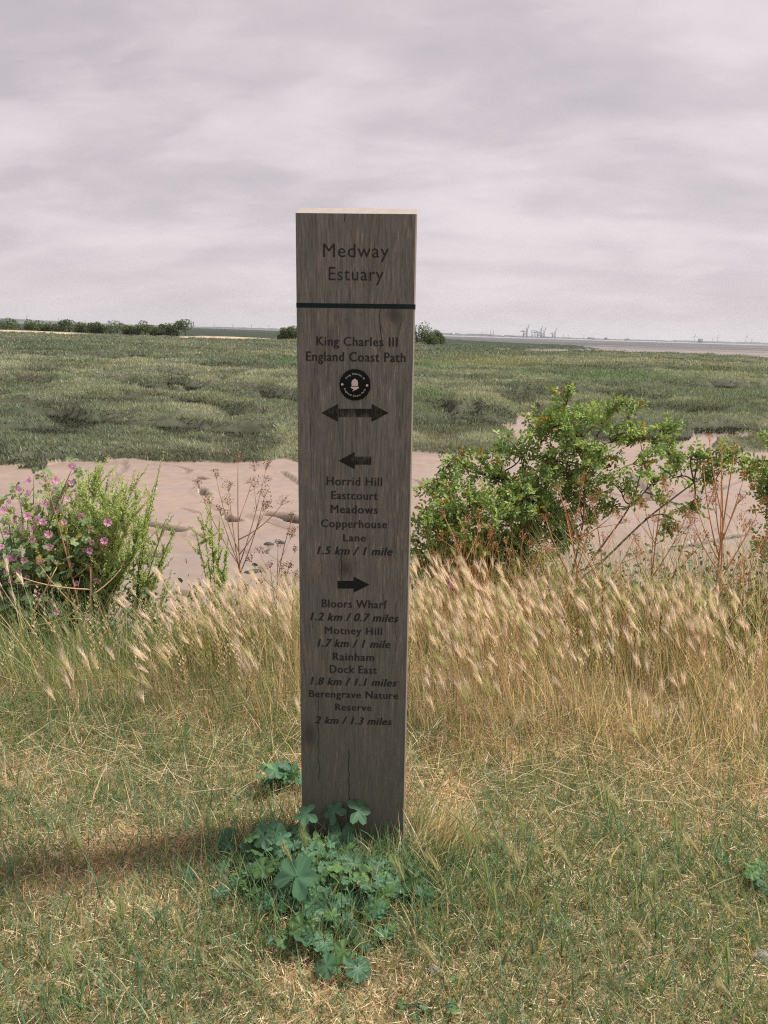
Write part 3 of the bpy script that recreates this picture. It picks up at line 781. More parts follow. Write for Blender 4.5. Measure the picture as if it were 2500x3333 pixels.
def paint_mat(name, wear, base=(.024, .0235, .0225)):
    m = bpy.data.materials.new(name); m.use_nodes = True; n = NT(m.node_tree); b = m.node_tree.nodes['Principled BSDF']
    t = n.node('ShaderNodeTexCoord'); x, y, z = n.xyz(t.outputs['Object'])
    a = n.noise(n.vec(x * 380.0, y, z * 30.0), 1.0, 4.0, .65); p = n.noise(n.vec(x * 30.0, y, z * 30.0), 1.0, 2.0, .5)
    f = (a * .6 + p * .4).ramp(.66 - wear, .84 - wear)
    c = n.mix(f * .8, base, (.125, .108, .088)); n.link(c, b.inputs['Base Color']); b.inputs['Roughness'].default_value = .75
    b.inputs['Specular IOR Level'].default_value = .2
    return m
M_INK = paint_mat('worn_black_paint', .10); M_INK2 = paint_mat('scratched_black_paint', .16, (.011, .012, .011)); M_INK3 = paint_mat('black_paint', 0.03, (.011, .012, .012))

def glyphs(body, weight=0.0, shear=0.0, space=1.0):
    cu = bpy.data.curves.new('t', 'FONT'); cu.body = body; cu.size = 1; cu.offset = weight; cu.shear = shear; cu.space_character = space
    cu.resolution_u = 3; cu.fill_mode = 'FRONT'
    ob = bpy.data.objects.new('t', cu); COL.objects.link(ob)
    dg = bpy.context.evaluated_depsgraph_get(); dg.update()
    me = bpy.data.meshes.new_from_object(ob.evaluated_get(dg)); bpy.data.objects.remove(ob); bpy.data.curves.remove(cu)
    V = np.array([v.co[:] for v in me.vertices]); F = [list(p.vertices) for p in me.polygons]; bpy.data.meshes.remove(me)
    return V, F
CAP = np.ptp(glyphs('H')[0][:, 1])

def letter_mesh(name, V, F, mat, parent, y):
    me = bpy.data.meshes.new(name); P = np.stack([V[:, 0], np.full(len(V), y), V[:, 1]], 1)
    me.from_pydata(P.tolist(), [], F); me.materials.append(mat)
    o = bpy.data.objects.new(name, me); COL.objects.link(o); o.parent = parent; return o

YF_ = -TH / 2 - .0006
LINES = [('Medway', 1052, 1265, 793.7, 837.4, .0, 0), ('Estuary', 1070, 1248, 869.7, 912.8, .0, 0),
         ('King Charles III', 1031, 1293, 1096.6, 1125.9, .016, 0), ('England Coast Path', 997, 1319, 1146, 1176.5, .016, 0),
         ('Horrid Hill', 1064, 1243, 1552.7, 1580.4, .014, 0), ('Eastcourt', 1079, 1229, 1599.4, 1625.6, .014, 0), ('Meadows', 1077, 1229, 1644.6, 1670.8, .014, 0),
         ('Copperhouse', 1046, 1259, 1692, 1717.5, .014, 0), ('Lane', 1117.6, 1190, 1738, 1762, .014, 0), ('1.5 km / 1 mile', 1033, 1277, 1780, 1805.8, .026, .28),
         ('Bloors Wharf', 1048, 1259, 1952.8, 1978.4, .014, 0), ('1.2 km / 0.7 miles', 1011, 1296, 1996, 2021.5, .026, .28), ('Motney Hill', 1058, 1243, 2041, 2064.6, .014, 0),
         ('1.7 km / 1 mile', 1034, 1270, 2081.8, 2106.8, .026, .28), ('Rainham', 1084, 1217, 2125.5, 2150, .014, 0), ('Dock East', 1074, 1226, 2166, 2191, .014, 0),
         ('1.8 km / 1.1 miles', 1011, 1291, 2207, 2231, .026, .28), ('Berengrave Nature', 1007, 1295, 2249, 2271.7, .014, 0), ('Reserve', 1092, 1209, 2291, 2313, .014, 0),
         ('2 km / 1.3 miles', 1026, 1275, 2334, 2357, .026, .28)]
for body, xa, xb, yt, yb, wt, sh in LINES:
    V, F = glyphs(body, 0.0, sh, 1.10); x0, z0_ = on_post(xa, yb); x1, _ = on_post(xb, yb); _, z1 = on_post((xa + xb) / 2, yt); z0_ = (z0_ + on_post(xb, yb)[1]) / 2
    V = V[:, :2].copy(); V[:, 0] = x0 + (V[:, 0] - V[:, 0].min()) / np.ptp(V[:, 0]) * (x1 - x0); V[:, 1] = z0_ + V[:, 1] / CAP * (z1 - z0_)
    d_ = wt * (x1 - x0) / (len(body) * .55)                          # stems broadened sideways: three copies, each a hair in front of the last
    n_ = len(V); F = F + [[q + n_ for q in f] for f in F] + [[q + 2 * n_ for q in f] for f in F] if d_ else F
    V = np.concatenate([V, V + [d_ * 1.6, 0], V + [-d_ * 1.6, 0]]) if d_ else V
    o = letter_mesh('lettering', V, F, M_INK, post, YF_)
    if d_:
        for q in range(n_, 3 * n_): o.data.vertices[q].co.y -= .00012 * (q // n_); o['label'] = 'engraved dark line reading ' + body

def poly_part(name, pts, mat, lab):
    V = np.array([on_post(a, b) for a, b in pts]); o = letter_mesh(name, V, [list(range(len(V)))[::-1]], mat, post, YF_ - .0002); o['label'] = lab
def arrow(x0, xh0, xh1, x1, yc, hh, hs):
    p = []
    if xh0 is not None: p += [(x0, yc), (xh0, yc - hh), (xh0, yc - hs)]
    else: p += [(x0, yc - hs)]
    if xh1 is not None: p += [(xh1, yc - hs), (xh1, yc - hh), (x1, yc), (xh1, yc + hh), (xh1, yc + hs)]
    else: p += [(x1, yc - hs), (x1, yc + hs)]
    if xh0 is not None: p += [(xh0, yc + hs), (xh0, yc + hh)]
    else: p += [(x0, yc + hs)]
    return p
poly_part('double_arrow', arrow(1046, 1100, 1209.5, 1265, 1343.8, 29, 13.3), M_INK2, 'black double-headed arrow under the round badge')
poly_part('left_arrow', arrow(1102, 1154.7, None, 1208.5, 1499.3, 28.3, 13), M_INK2, 'scuffed black arrow pointing left')
poly_part('right_arrow', arrow(1099, None, 1150.8, 1203, 1902.8, 26, 12.4), M_INK3, 'black arrow pointing right')

cx, cz = on_post(1155.7, 1252.4); DR = (on_post(1206, 1252)[0] - on_post(1105.6, 1252)[0]) / 2
M_DISC = pbr('black_plastic', (.005, .0065, .006), .55, .12); M_DLET = pbr('pale_print', (.40, .42, .40), .6, .2); M_ACORN = pbr('acorn_print', (.52, .45, .44), .6, .2); M_SCREW = pbr('screw_steel', (.55, .54, .52), .35, .5, 1.0)
def disc_pieces(r, y0, y1, k=56):
    th = np.arange(k) * 2 * np.pi / k; b = r * .035
    prof = [(r, y0), (r, y1 + b * .6), (r - b, y1)]
    V = [np.stack([cx + q * np.cos(th), np.full(k, yy), cz + q * np.sin(th)], 1) for q, yy in prof]
    I = np.arange(k); J = (I + 1) % k
    return np.concatenate(V), [np.concatenate([np.stack([I + a * k, J + a * k, J + a * k + k, I + a * k + k], 1) for a in (0, 1)]), (np.arange(k) + 2 * k)]
mb = MB(); mb.add(*disc_pieces(DR, -TH / 2 + .001, -TH / 2 - .004)); disc = mb.build('waymarker_disc', M_DISC, post); disc['label'] = 'round black waymarker badge with white acorn'
YD = -TH / 2 - .0043
u_ = lambda a, b: ((a - 838) / 398 * DR + cx, -(b - 808) / 398 * DR + cz)
nut = [(835, 648), (870, 668), (905, 700), (915, 735), (918, 780), (912, 838), (758, 838), (750, 780), (752, 735), (765, 700), (800, 668)]
cup = [(735, 855), (938, 855), (941, 880), (925, 900), (880, 925), (830, 947), (776, 972), (768, 962), (820, 934), (785, 915), (750, 895), (733, 875)]
V = np.array([u_(a, b) for a, b in nut + cup]); F = [list(range(11))[::-1], list(range(11, 23))[::-1]]
letter_mesh('acorn_emblem', V, F, M_ACORN, disc, YD)
def arc_text(body, r, a0, a1, up, hgt):
    """letters set round the badge from angle a0 to a1 (degrees, clockwise from the top)"""
    VV, FF, n = [], [], 0
    adv = []; cur = 0.0; items = []
    for ch in body:
        if ch == ' ': cur += .42; continue
        V, F = glyphs(ch, .012); V = V[:, :2]; wd = np.ptp(V[:, 0]); V = V - [V[:, 0].min() + wd / 2, 0]; items.append((cur + wd / 2, V, F)); cur += wd + .13
    cur -= .13
    for c, V, F in items:
        a = rad(a0 + (a1 - a0) * c / cur); s = hgt / CAP
        sx = abs(rad(a1 - a0)) * (r + (hgt * .4 if up else -hgt * .4)) / cur
        lx, lz = V[:, 0] * sx, V[:, 1] * s
        if up: X_, Z_ = (r + lz) * np.sin(a + lx / r * 0) + lx * np.cos(a), (r + lz) * np.cos(a) - lx * np.sin(a)
        else: X_, Z_ = (r - lz) * np.sin(a) - lx * np.cos(a), (r - lz) * np.cos(a) + lx * np.sin(a)
        VV.append(np.stack([cx + X_, cz + Z_], 1)); FF += [[i + n for i in f] for f in F]; n += len(V)
    letter_mesh('badge_lettering', np.concatenate(VV), FF, M_DLET, disc, YD)['label'] = 'white curved words ' + body
arc_text('King Charles III', DR * .66, -56, 58, True, DR * .105)
arc_text('England Coast Path', DR * .755, 251, 110, False, DR * .105)
for a, b in ((512, 803), (1152, 820)):
    x, z = u_(a, b); mb = MB(); th = np.arange(14) * 2 * np.pi / 14; r = DR * .088
    pr = [(r, -.0040), (r * .8, -.0054), (r * .45, -.0056), (r * .4, -.0048)]
    V = np.concatenate([np.stack([x + q * np.cos(th), np.full(14, -TH / 2 + yy), z + q * np.sin(th)], 1) for q, yy in pr]); I = np.arange(14); J = (I + 1) % 14
    mb.add(V, [np.concatenate([np.stack([I + c * 14, J + c * 14, J + c * 14 + 14, I + c * 14 + 14], 1) for c in range(3)]), np.arange(14) + 42]); mb.build('screw', M_SCREW, disc)

# ------------------------------------------------------------------ grass
STRAW, PALE, BROWN = np.array([.64, .50, .315]), np.array([.82, .70, .51]), np.array([.42, .295, .18])
GREEN, BLUEG, OLIVE = np.array([.165, .250, .105]), np.array([.150, .265, .165]), np.array([.31, .33, .13])

def pick(n, *opts):
    """random colours: opts = (weight, colour)"""
    wts = np.array([o[0] for o in opts], float); cs = np.array([o[1] for o in opts]); k = RNG.choice(len(opts), n, p=wts / wts.sum())
    return cs[k] * RNG.uniform(.78, 1.22, (n, 1))

FRONT = lambda x: 2.50 - .16 * np.clip(x - .25, 0, 2) + .22 * (fbm(x * 2.2, x * 0, 15, 3) - .5)   # where the uncut grass starts

def near_post(x, y, r=.0):
    return (np.abs(x + .06) < HW + .012 + r) & (np.abs(y - 2.05) < TH / 2 + .012 + r)

mb = MB()
n = 190000                                                          # short cut turf
x = RNG.uniform(-2.1, 2.1, n); y = RNG.uniform(.75, 2.85, n); k = ~near_post(x, y); x, y = x[k], y[k]; n = len(x)
g = fbm(x * 1.9 + 5, y * 2.2, 25, 4); g = g + .10 * np.exp(-(((x + .75) / .5) ** 2 + ((y - 1.98) / .18) ** 2)) + .12 * np.exp(-(((x + .05) / .38) ** 2 + ((y - 1.82) / .25) ** 2)) - .10 * np.exp(-(((x + .55) / .5) ** 2 + ((y - 2.45) / .2) ** 2)) - .05 * sst(-y, -1.55, -1.3)
gp = sst(g + .10 * (RNG.random(n) - .5), .40, .62)
isg = RNG.random(n) < (.20 + .50 * gp)
c = np.where(isg[:, None], pick(n, (3, GREEN), (3, BLUEG), (1, OLIVE)), pick(n, (4, STRAW), (2.2, PALE), (2, BROWN)))
hh = np.where(isg, RNG.uniform(.025, .075, n), RNG.uniform(.018, .050, n)) * (.8 + .5 * g)
V, F, C = blades(np.stack([x, y, ground_z(x, y) - .003], 1), hh, RNG.uniform(.0016, .0036, n), RNG.uniform(0, 6.28, n), RNG.uniform(.0, .8, n), RNG.uniform(0, .9, n), c, segs=2)
mb.add(V, F, C)
n = 60000                                                           # dead blades lying in the turf
x = RNG.uniform(-2.1, 2.1, n); y = RNG.uniform(.75, 2.95, n); k = ~near_post(x, y, .02); x, y = x[k], y[k]; n = len(x)
c = pick(n, (4, STRAW), (4, PALE), (2, BROWN), (.8, OLIVE))
V, F, C = blades(np.stack([x, y, ground_z(x, y) + RNG.uniform(.002, .022, n)], 1), RNG.uniform(.012, .05, n), RNG.uniform(.0015, .003, n), RNG.uniform(0, 6.28, n), RNG.uniform(1.5, 20, n), RNG.uniform(-2, 2, n), c, segs=2)
mb.add(V, F, C)
n = 9000                                                            # longer green blades standing out of the turf
x = RNG.uniform(-2.1, 2.1, n); y = RNG.uniform(.8, 2.8, n); k = (~near_post(x, y, .01)) & (RNG.random(n) < .15 + .85 * sst(fbm(x * 2.6, y * 2.6, 35, 3), .45, .62)); x, y = x[k], y[k]; n = len(x)
c = pick(n, (3, GREEN), (4, BLUEG), (1.2, STRAW))
V, F, C = blades(np.stack([x, y, ground_z(x, y)], 1), RNG.uniform(.06, .16, n), RNG.uniform(.0026, .0046, n), RNG.uniform(0, 6.28, n), RNG.uniform(.05, .6, n), RNG.uniform(0, .9, n), c, segs=3)
mb.add(V, F, C)
n = 3600                                                            # long blades among the mallows
x = RNG.normal(-.08, .26, n); y = RNG.normal(1.85, .14, n); k = ~near_post(x, y, .01); x, y = x[k], y[k]; n = len(x)
V, F, C = blades(np.stack([x, y, ground_z(x, y)], 1), RNG.uniform(.05, .135, n), RNG.uniform(.0024, .0044, n), RNG.uniform(0, 6.28, n), RNG.uniform(.0, .5, n), RNG.uniform(0, .8, n), pick(n, (3, GREEN), (4, BLUEG), (1.6, STRAW)), segs=3); mb.add(V, F, C)
n = 420                                                             # a bleached tuft at the right foot of the post
x = .155 + RNG.normal(0, .045, n); y = 2.0 + RNG.normal(0, .04, n); k = ~near_post(x, y, .004); x, y = x[k], y[k]; n = len(x)
V, F, C = blades(np.stack([x, y, ground_z(x, y)], 1), RNG.uniform(.06, .17, n), RNG.uniform(.0025, .005, n), RNG.normal(.3, .9, n), RNG.uniform(.1, .7, n), RNG.uniform(0, .7, n), pick(n, (3, PALE), (3, STRAW), (3, OLIVE)), segs=3); mb.add(V, F, C)
tag(mb.build('turf', M_GRASS), 'short cut turf of mixed straw and green blades round the post', 'grass', kind='stuff')

mb = MB()                                                           # the uncut verge
nt = 3600                                                           # tussocks, each a spray of stems
tx = RNG.uniform(-2.9, 2.9, nt); ty = 2.35 + RNG.random(nt) ** .95 * 1.75; ty = np.where(ty < FRONT(tx) - .10, ty + .6, ty)
tg = np.clip(.46 + .50 * sst(-tx, .15, .7) + 1.3 * (fbm(tx * 1.9, ty * 1.9, 45, 3) - .5) + RNG.normal(0, .16, nt), .04, .96)
tl, ta, th = RNG.uniform(.0, .16, nt), np.pi + RNG.normal(0, 1.0, nt), RNG.uniform(.55, 1.15, nt) * (.70 + .62 * fbm(tx * 2.6, ty * 2.6, 47, 2))
k = RNG.integers(0, nt, 21000); n = len(k)
x = tx[k] + RNG.normal(0, .022, n); y = ty[k] + RNG.normal(0, .022, n)
ramp = sst(ty[k] - FRONT(tx[k]), -.12, .38)
isg = RNG.random(n) < tg[k]
c = np.where(isg[:, None], pick(n, (3, GREEN), (3, OLIVE), (1, BLUEG)), pick(n, (4, STRAW), (3.2, PALE), (1.6, BROWN)))
hh = (.085 + .255 * ramp) * th[k] * (.40 + .70 * RNG.random(n)) * (1 - .25 * sst(y, 3.2, 3.9)) * (1 - .30 * sst(-x, .45, .9))
V, F, C = blades(np.stack([x, y, ground_z(x, y) - .01], 1), hh, RNG.uniform(.0014, .0040, n), ta[k] + RNG.normal(0, .9, n), tl[k] + RNG.uniform(.0, .22, n), RNG.random(n) ** 2 * .7, c, segs=3)
mb.add(V, F, C)
n = 12000                                                           # green undergrowth between the stems
x = RNG.uniform(-2.9, 2.9, n); y = FRONT(x) + RNG.uniform(-.05, 1.3, n)
V, F, C = blades(np.stack([x, y, ground_z(x, y) - .005], 1), RNG.uniform(.05, .17, n), RNG.uniform(.0022, .0042, n), RNG.uniform(0, 6.28, n), RNG.uniform(0, .5, n), RNG.uniform(0, .8, n), pick(n, (4, GREEN * .8), (2, OLIVE * .8), (1.5, BROWN)), segs=2)
mb.add(V, F, C)
n = 6500                                                            # collapsed straw at the foot of it
x = RNG.uniform(-2.9, 2.9, n); y = FRONT(x) + RNG.uniform(-.25, .7, n)
c = pick(n, (4, STRAW), (3, PALE), (2, BROWN))
V, F, C = blades(np.stack([x, y, ground_z(x, y) + RNG.uniform(0, .05, n)], 1), RNG.uniform(.06, .2, n), RNG.uniform(.0014, .0026, n), RNG.uniform(0, 6.28, n), RNG.uniform(.8, 6, n), RNG.uniform(-1, 1.5, n), c, segs=3)
mb.add(V, F, C)
n = 20000                                                           # rank growth down the slope of the bank
x = RNG.uniform(-3.4, 3.4, n); y = BANK_Y(x) + RNG.uniform(-.25, 1.9, n)
isg = RNG.random(n) < .45 + .2 * sst(x, .3, 1.2) + .35 * sst(-x, .2, .6)
c = np.where(isg[:, None], pick(n, (4, GREEN), (2, BLUEG), (2, OLIVE)), pick(n, (3, STRAW), (2, PALE), (2, BROWN)))
V, F, C = blades(np.stack([x, y, ground_z(x, y) - .01], 1), RNG.uniform(.12, .46, n) * (1 + .95 * sst(x, .45, 1.3)), RNG.uniform(.002, .0045, n), np.pi + RNG.normal(0, 1.3, n), RNG.uniform(0, .5, n), RNG.uniform(0, .7, n), c, segs=3)
mb.add(V, F, C)
for i in range(420):                                                # slim rye grass spikes
    x = random.gauss(-.55, .45) if i < 260 else random.uniform(-.3, 2.0); y = random.uniform(2.75, 3.6); z = float(ground_z(x, y)); h = random.uniform(.20, .42); az = random.uniform(0, 6.28); l = random.uniform(.0, .35)
    P = np.array([x, y, z]); T = P + np.array([math.cos(az) * l * h, math.sin(az) * l * h, h]); Mp = P + (T - P) * .5 - np.array([math.cos(az), math.sin(az), 0]) * l * h * .2
    cc = np.array(random.choice((OLIVE * 1.2, PALE, PALE * .9, STRAW))); mb.tube([P, Mp, T], [.0010, .0009, .0005], 3, cc * .8, cap=False); m_ = 12; d = T - Mp; f = np.linspace(.05, 1, m_)[:, None]
    V, F, C = cards(Mp + d * f, np.tile(d / np.linalg.norm(d), (m_, 1)) + np.where(np.arange(m_) % 2, 1, -1)[:, None] * np.array([.55, .1, 0]), np.full(m_, .017), .32, np.tile(cc, (m_, 1))); mb.add(V, F, C)
n = 600                                                             # rust coloured dead stems on the right
x = np.abs(RNG.normal(0, .75, n)) + .28; y = RNG.uniform(3.45, 4.7, n)
V, F, C = blades(np.stack([x, y, ground_z(x, y) - .01], 1), RNG.uniform(.3, .68, n), RNG.uniform(.003, .0055, n), RNG.uniform(0, 6.28, n), RNG.uniform(0, .4, n), RNG.uniform(0, .3, n), pick(n, (3, (.46, .24, .12)), (2, (.36, .17, .08)), (1, (.55, .40, .22))), segs=3); mb.add(V, F, C)
tag(mb.build('tall_grass', M_GRASS), 'uncut tall dry grass along the top of the bank', 'grass', kind='stuff')

def ear_pieces(mb, P, D, L, awn, n, col, thick=.0026, ripe=.0):
    """a bristly barley ear starting at P along D"""
    D = D / np.linalg.norm(D); u = np.cross(D, [.3, .8, .1]); u /= np.linalg.norm(u); v = np.cross(D, u)
    sp = np.array([P + D * L * t for t in np.linspace(0, 1, 5)])
    mb.tube(sp, np.array([.4, .8, .8, .6, .3]) * thick, 5, np.array(col) * .9)
    t = RNG.random(n); th = RNG.uniform(0, 6.28, n); sp_ = RNG.uniform(.03, .32, n)
    rad_ = (np.cos(th)[:, None] * u + np.sin(th)[:, None] * v)
    B = P + D * (L * t)[:, None] + rad_ * thick * .8
    A = D + rad_ * sp_[:, None]; A /= np.linalg.norm(A, axis=1)[:, None]
    T = B + A * (awn * RNG.uniform(.65, 1.1, n))[:, None] * (1.05 - .35 * t)[:, None]
    W = np.cross(A, RNG.normal(size=(n, 3))); W /= np.linalg.norm(W, axis=1)[:, None]; W *= .00052
    V = np.stack([B - W, B + W, T], 1).reshape(-1, 3); b = np.arange(n)[:, None] * 3
    mb.add(V, [b + np.array([0, 1, 2])], np.repeat(np.array(col) * RNG.uniform(.85, 1.2, (n, 1)), 3, 0))

# bristly heads over the verge: most as one mass
PINK, BUFF, LIME = np.array([.82, .70, .60]), np.array([.80, .70, .52]), np.array([.50, .50, .24])
mb = MB()
clumps = []
while len(clumps) < 78:
    x = random.uniform(-2.3, 2.3); y = float(FRONT(np.array(x))) + .05 + random.random() ** .8 * 1.15
    hp = to_px(np.array([x, y, .28])); wgt = .05 + .95 * math.exp(-((hp[0] - 790) / 200) ** 2) + .95 * math.exp(-((hp[0] - 1620) / 260) ** 2) + .40 * math.exp(-((hp[0] - 2200) / 300) ** 2) + .03 * (hp[0] < 450)
    if random.random() < wgt: clumps.append((x, y, random.uniform(.025, .11), random.uniform(.0, .55), math.pi + random.gauss(0, .45), random.randint(6, 34)))
for i in range(820):
    if random.random() < .88:
        q_ = random.choice(clumps) if i % 2 else clumps[int(random.random() ** 1.5 * len(clumps))]; x, y = q_[0] + random.gauss(0, q_[2]), q_[1] + random.gauss(0, q_[2] * .8); lean0, az0 = q_[3], q_[4]
    else: x = random.uniform(-.6, 2.3) if random.random() < .85 else random.uniform(-2.3, -.6); y = float(FRONT(np.array(x))) + random.random() * 1.2; lean0, az0 = random.uniform(.02, .5), math.pi + random.gauss(0, .9)
    z = float(ground_z(x, y)); h = (.09 + .255 * float(sst(np.array(y - float(FRONT(np.array(x)))), -.12, .38))) * random.uniform(.62, 1.18) * (1 - .30 * float(sst(np.array(-x), .45, .9)))
    lean = max(.0, lean0 + random.gauss(0, .10)); az = az0 + random.gauss(0, .25)
    d = np.array([math.cos(az) * lean, math.sin(az) * lean, 1.0]); P = np.array([x, y, z]); M1 = P + np.array([d[0] * .4, d[1] * .4, 1]) * h * .55; E1 = M1 + d * h * .45
    col = [PINK, BUFF, BUFF, LIME][random.choice((0, 0, 1, 1, 2, 3, 3))] * random.uniform(.85, 1.1)
    mb.tube([P, M1, E1], [.0010, .0009, .0007], 3, STRAW * random.uniform(.8, 1.2), cap=False)
    ear_pieces(mb, E1, np.array([math.cos(az) * (lean + .25), math.sin(az) * (lean + .25), 1.0]), random.uniform(.026, .045), random.uniform(.050, .085), 40, col)
tag(mb.build('barley_heads', M_AWN), 'mass of bristly barley heads over the tall grass', 'barley', kind='stuff')

def barley_proto(hgt, lean, col, scol, leafy):
    """returns (stem mesh, ear mesh)"""
    a = MB(); P = np.array([0, 0, 0.]); M1 = np.array([-lean * .3, 0, .55]) * hgt; E1 = np.array([-lean, .1 * lean, 1.0]) * hgt
    a.tube([P, M1, E1], [.0014, .0012, .0008], 4, scol)
    if leafy:
        n = 4; V, F, C = blades(np.tile(M1 * .5, (n, 1)) * RNG.uniform(.2, 1.5, (n, 1)), RNG.uniform(.05, .10, n), RNG.uniform(.004, .006, n), RNG.uniform(0, 6.28, n), RNG.uniform(.1, .5, n), RNG.uniform(.1, .8, n), np.tile(scol, (n, 1)), segs=3); a.add(V, F, C)
    b = MB(); ear_pieces(b, E1, np.array([-lean * 1.5, .1, 1.0]), .044, .050, 60, col, .0034)
    so = a.build('stem', M_GRASS); eo = b.build('ear', M_AWN)
    return so, eo
def place_barley(protos, spots, label, group):
    used = set()
    for i, (x, y) in enumerate(spots):
        k = i % len(protos); z = float(ground_z(x, y)); t = empty('barley_stalk', (x, y, z), label, 'barley', group)
        t.rotation_euler = (0, 0, random.gauss(0, .5)); s = random.uniform(.85, 1.2); t.scale = (s, s, s)
        for src in protos[k]:
            if k in used: c = src.copy(); COL.objects.link(c)
            else: c = src
            c.parent = t
        used.add(k)
green_p = [barley_proto(h, l, c, s, True) for h, l, c, s in ((.10, .15, np.array([.36, .42, .19]), GREEN * 1.2), (.13, .3, np.array([.42, .44, .22]), BLUEG), (.085, .5, np.array([.46, .44, .24]), OLIVE))]
green_px = [(1720, 2790), (1640, 2740), (1560, 2720), (1990, 2670), (2040, 2690), (1860, 2740), (2135, 2990), (2160, 3060), (2165, 3150), (2210, 2760), (1700, 2980), (1735, 2930), (1630, 3020),
            (1370, 3000), (1490, 3200), (420, 3080), (640, 3130), (850, 3170), (265, 3240), (45, 2810), (95, 2700), (1010, 2830), (1000, 2900), (2425, 3290), (2370, 3180), (860, 2550), (1475, 2880), (1540, 2810),
            (1790, 2860), (1920, 2900), (2090, 2850), (2250, 2950), (2330, 2830), (1830, 3060), (520, 2980), (240, 2760), (700, 2760), (330, 2880), (2440, 3020), (1600, 2900)]
place_barley(green_p, [tuple(at_z(a, b + 40, .02)[:2]) for a, b in green_px], 'green bristly barley ear standing in the short turf', 'green barley stalks in the turf')
ripe_p = [barley_proto(h, l, c, s, False) for h, l, c, s in ((.30, .35, PINK * 1.1, STRAW), (.34, .45, BUFF * 1.1, PALE * .8), (.27, .25, PINK, STRAW), (.31, .55, PINK * 1.15, OLIVE * 1.3))]
spots = []
for px, py, n_, sp in ((620, 2030, 20, 90), (520, 2060, 8, 60), (900, 2060, 8, 60), (1450, 1950, 10, 70), (1700, 2060, 22, 110), (1950, 2120, 12, 130), (2200, 2130, 12, 160), (80, 2120, 5, 80), (720, 1980, 8, 60)):
    for k in range(n_):
        p = at_y(px + random.gauss(0, sp), py, random.uniform(2.9, 3.6)); spots.append((p[0] + .1, p[1]))
place_barley(ripe_p, spots, 'feathery ripe barley head leaning over the tall grass', 'ripe barley stalks along the verge')

# ------------------------------------------------------------------ mallow leaves, mallows and other plants
def lobed_leaves(P, N, R, col, lobes=5, U=None, cut=.18):
    """round lobed and toothed leaves pleated along their veins; P centre (stalk end), N normal, R radius"""
    n = len(P); N = N / np.linalg.norm(N, axis=1)[:, None]
    if U is None: U = RNG.normal(size=(n, 3))
    U = U - N * (U * N).sum(1)[:, None]; U /= np.linalg.norm(U, axis=1)[:, None]; W = np.cross(N, U)
    k = lobes * 8 + 1; t = np.linspace(0, 1, k); ang = (t - .5) * rad(318)
    ph = (t * lobes) % 1.0; r = (1 - cut) + cut * np.sin(np.pi * ph) ** (.7 + 1.5 * (cut - .18)) * (1 - .12 * np.abs(t - .5)) ; r = r * (1 + .035 * np.where(np.arange(k) % 2, 1, -1)); r[[0, -1]] = .6
    zz = .055 * np.cos(2 * np.pi * ph) - .03
    rim = (P[:, None] + R[:, None, None] * (r[None, :, None] * (np.cos(ang)[None, :, None] * U[:, None] + np.sin(ang)[None, :, None] * W[:, None]) + (zz + .10 * np.sin(ang * 1.5 + 1) * r)[None, :, None] * N[:, None]))
    mid = (P[:, None] + R[:, None, None] * (.5 * r[None, :, None] * (np.cos(ang)[None, :, None] * U[:, None] + np.sin(ang)[None, :, None] * W[:, None]) + (zz * .8 + .02)[None, :, None] * N[:, None]))
    V = np.concatenate([P[:, None], mid, rim], 1); s = 2 * k + 1; b = np.arange(n)[:, None] * s; j = np.arange(k - 1)
    tri = (b[:, None] + np.stack([np.zeros(k - 1, int), 1 + j, 2 + j], 1)[None]).reshape(-1, 3) if False else (b.reshape(-1, 1, 1) + np.stack([np.zeros(k - 1, int), 1 + j, 2 + j], 1)[None]).reshape(-1, 3)
    q = (b.reshape(-1, 1, 1) + np.stack([1 + j, 1 + k + j, 2 + k + j, 2 + j], 1)[None]).reshape(-1, 4)
    vein = np.where(np.abs(ph - .5) < .12, 1.28, 1.0)
    cc = np.concatenate([np.full(1, 1.25), vein, np.where(np.abs(ph - .5) < .12, 1.1, 1.0)])
    C = (col[:, None] * cc[None, :, None]).reshape(-1, 3)
    return V.reshape(-1, 3), [tri, q], C

MALLOW = np.array([.070, .155, .086])
def creeping_mallow(name, cxy, spread, n, label, rmax=.045, up=.10, lobes=6):
    z0 = float(ground_z(*cxy)); t = empty(name, (cxy[0], cxy[1], z0), label, 'plant')
    q = RNG.normal(size=(n, 2)) * np.array(spread) * .55
    wx, wy = q[:, 0] + cxy[0], q[:, 1] + cxy[1]
    k = ~near_post(wx, wy, .025); q, wx, wy = q[k], wx[k], wy[k]; n = len(q)
    hh = RNG.uniform(min(.02, up * .5), up, n) * np.exp(-((q / np.array(spread)) ** 2).sum(1) * .6) + .015
    P = np.stack([q[:, 0], q[:, 1], hh], 1); N = np.stack([q[:, 0] * .8 + RNG.normal(0, .35, n), q[:, 1] * .8 - .35 + RNG.normal(0, .35, n), np.ones(n) * .9], 1)
    R = (.30 + .70 * RNG.random(n) ** 1.8) * rmax; c = MALLOW * RNG.uniform(.7, 1.45, (n, 1)) * np.where(RNG.random((n, 1)) < .35, np.array([1.3, 1.15, .75]), 1)
    U = np.stack([q[:, 0] + RNG.normal(0, .1, n), q[:, 1] - .1 + RNG.normal(0, .1, n), -.1 * np.ones(n)], 1)
    V, F, C = lobed_leaves(P, N, R, c, lobes, U=U); mesh_np('foliage', V, F, M_LEAF, C, t, smooth=True)
    mb = MB()
    for p in P:
        b = np.array([p[0] * .55 + RNG.normal(0, .01), p[1] * .55 + RNG.normal(0, .01), -.005]) * (1 if n > 14 else np.array([0, 0, 1])); m_ = (b + p) / 2 + np.array([0, 0, .012]); mb.tube([b, m_, p], [.0016, .0013, .001], 4, (.11, .16, .075))
    mb.build('stalks', M_LEAF, t); return t
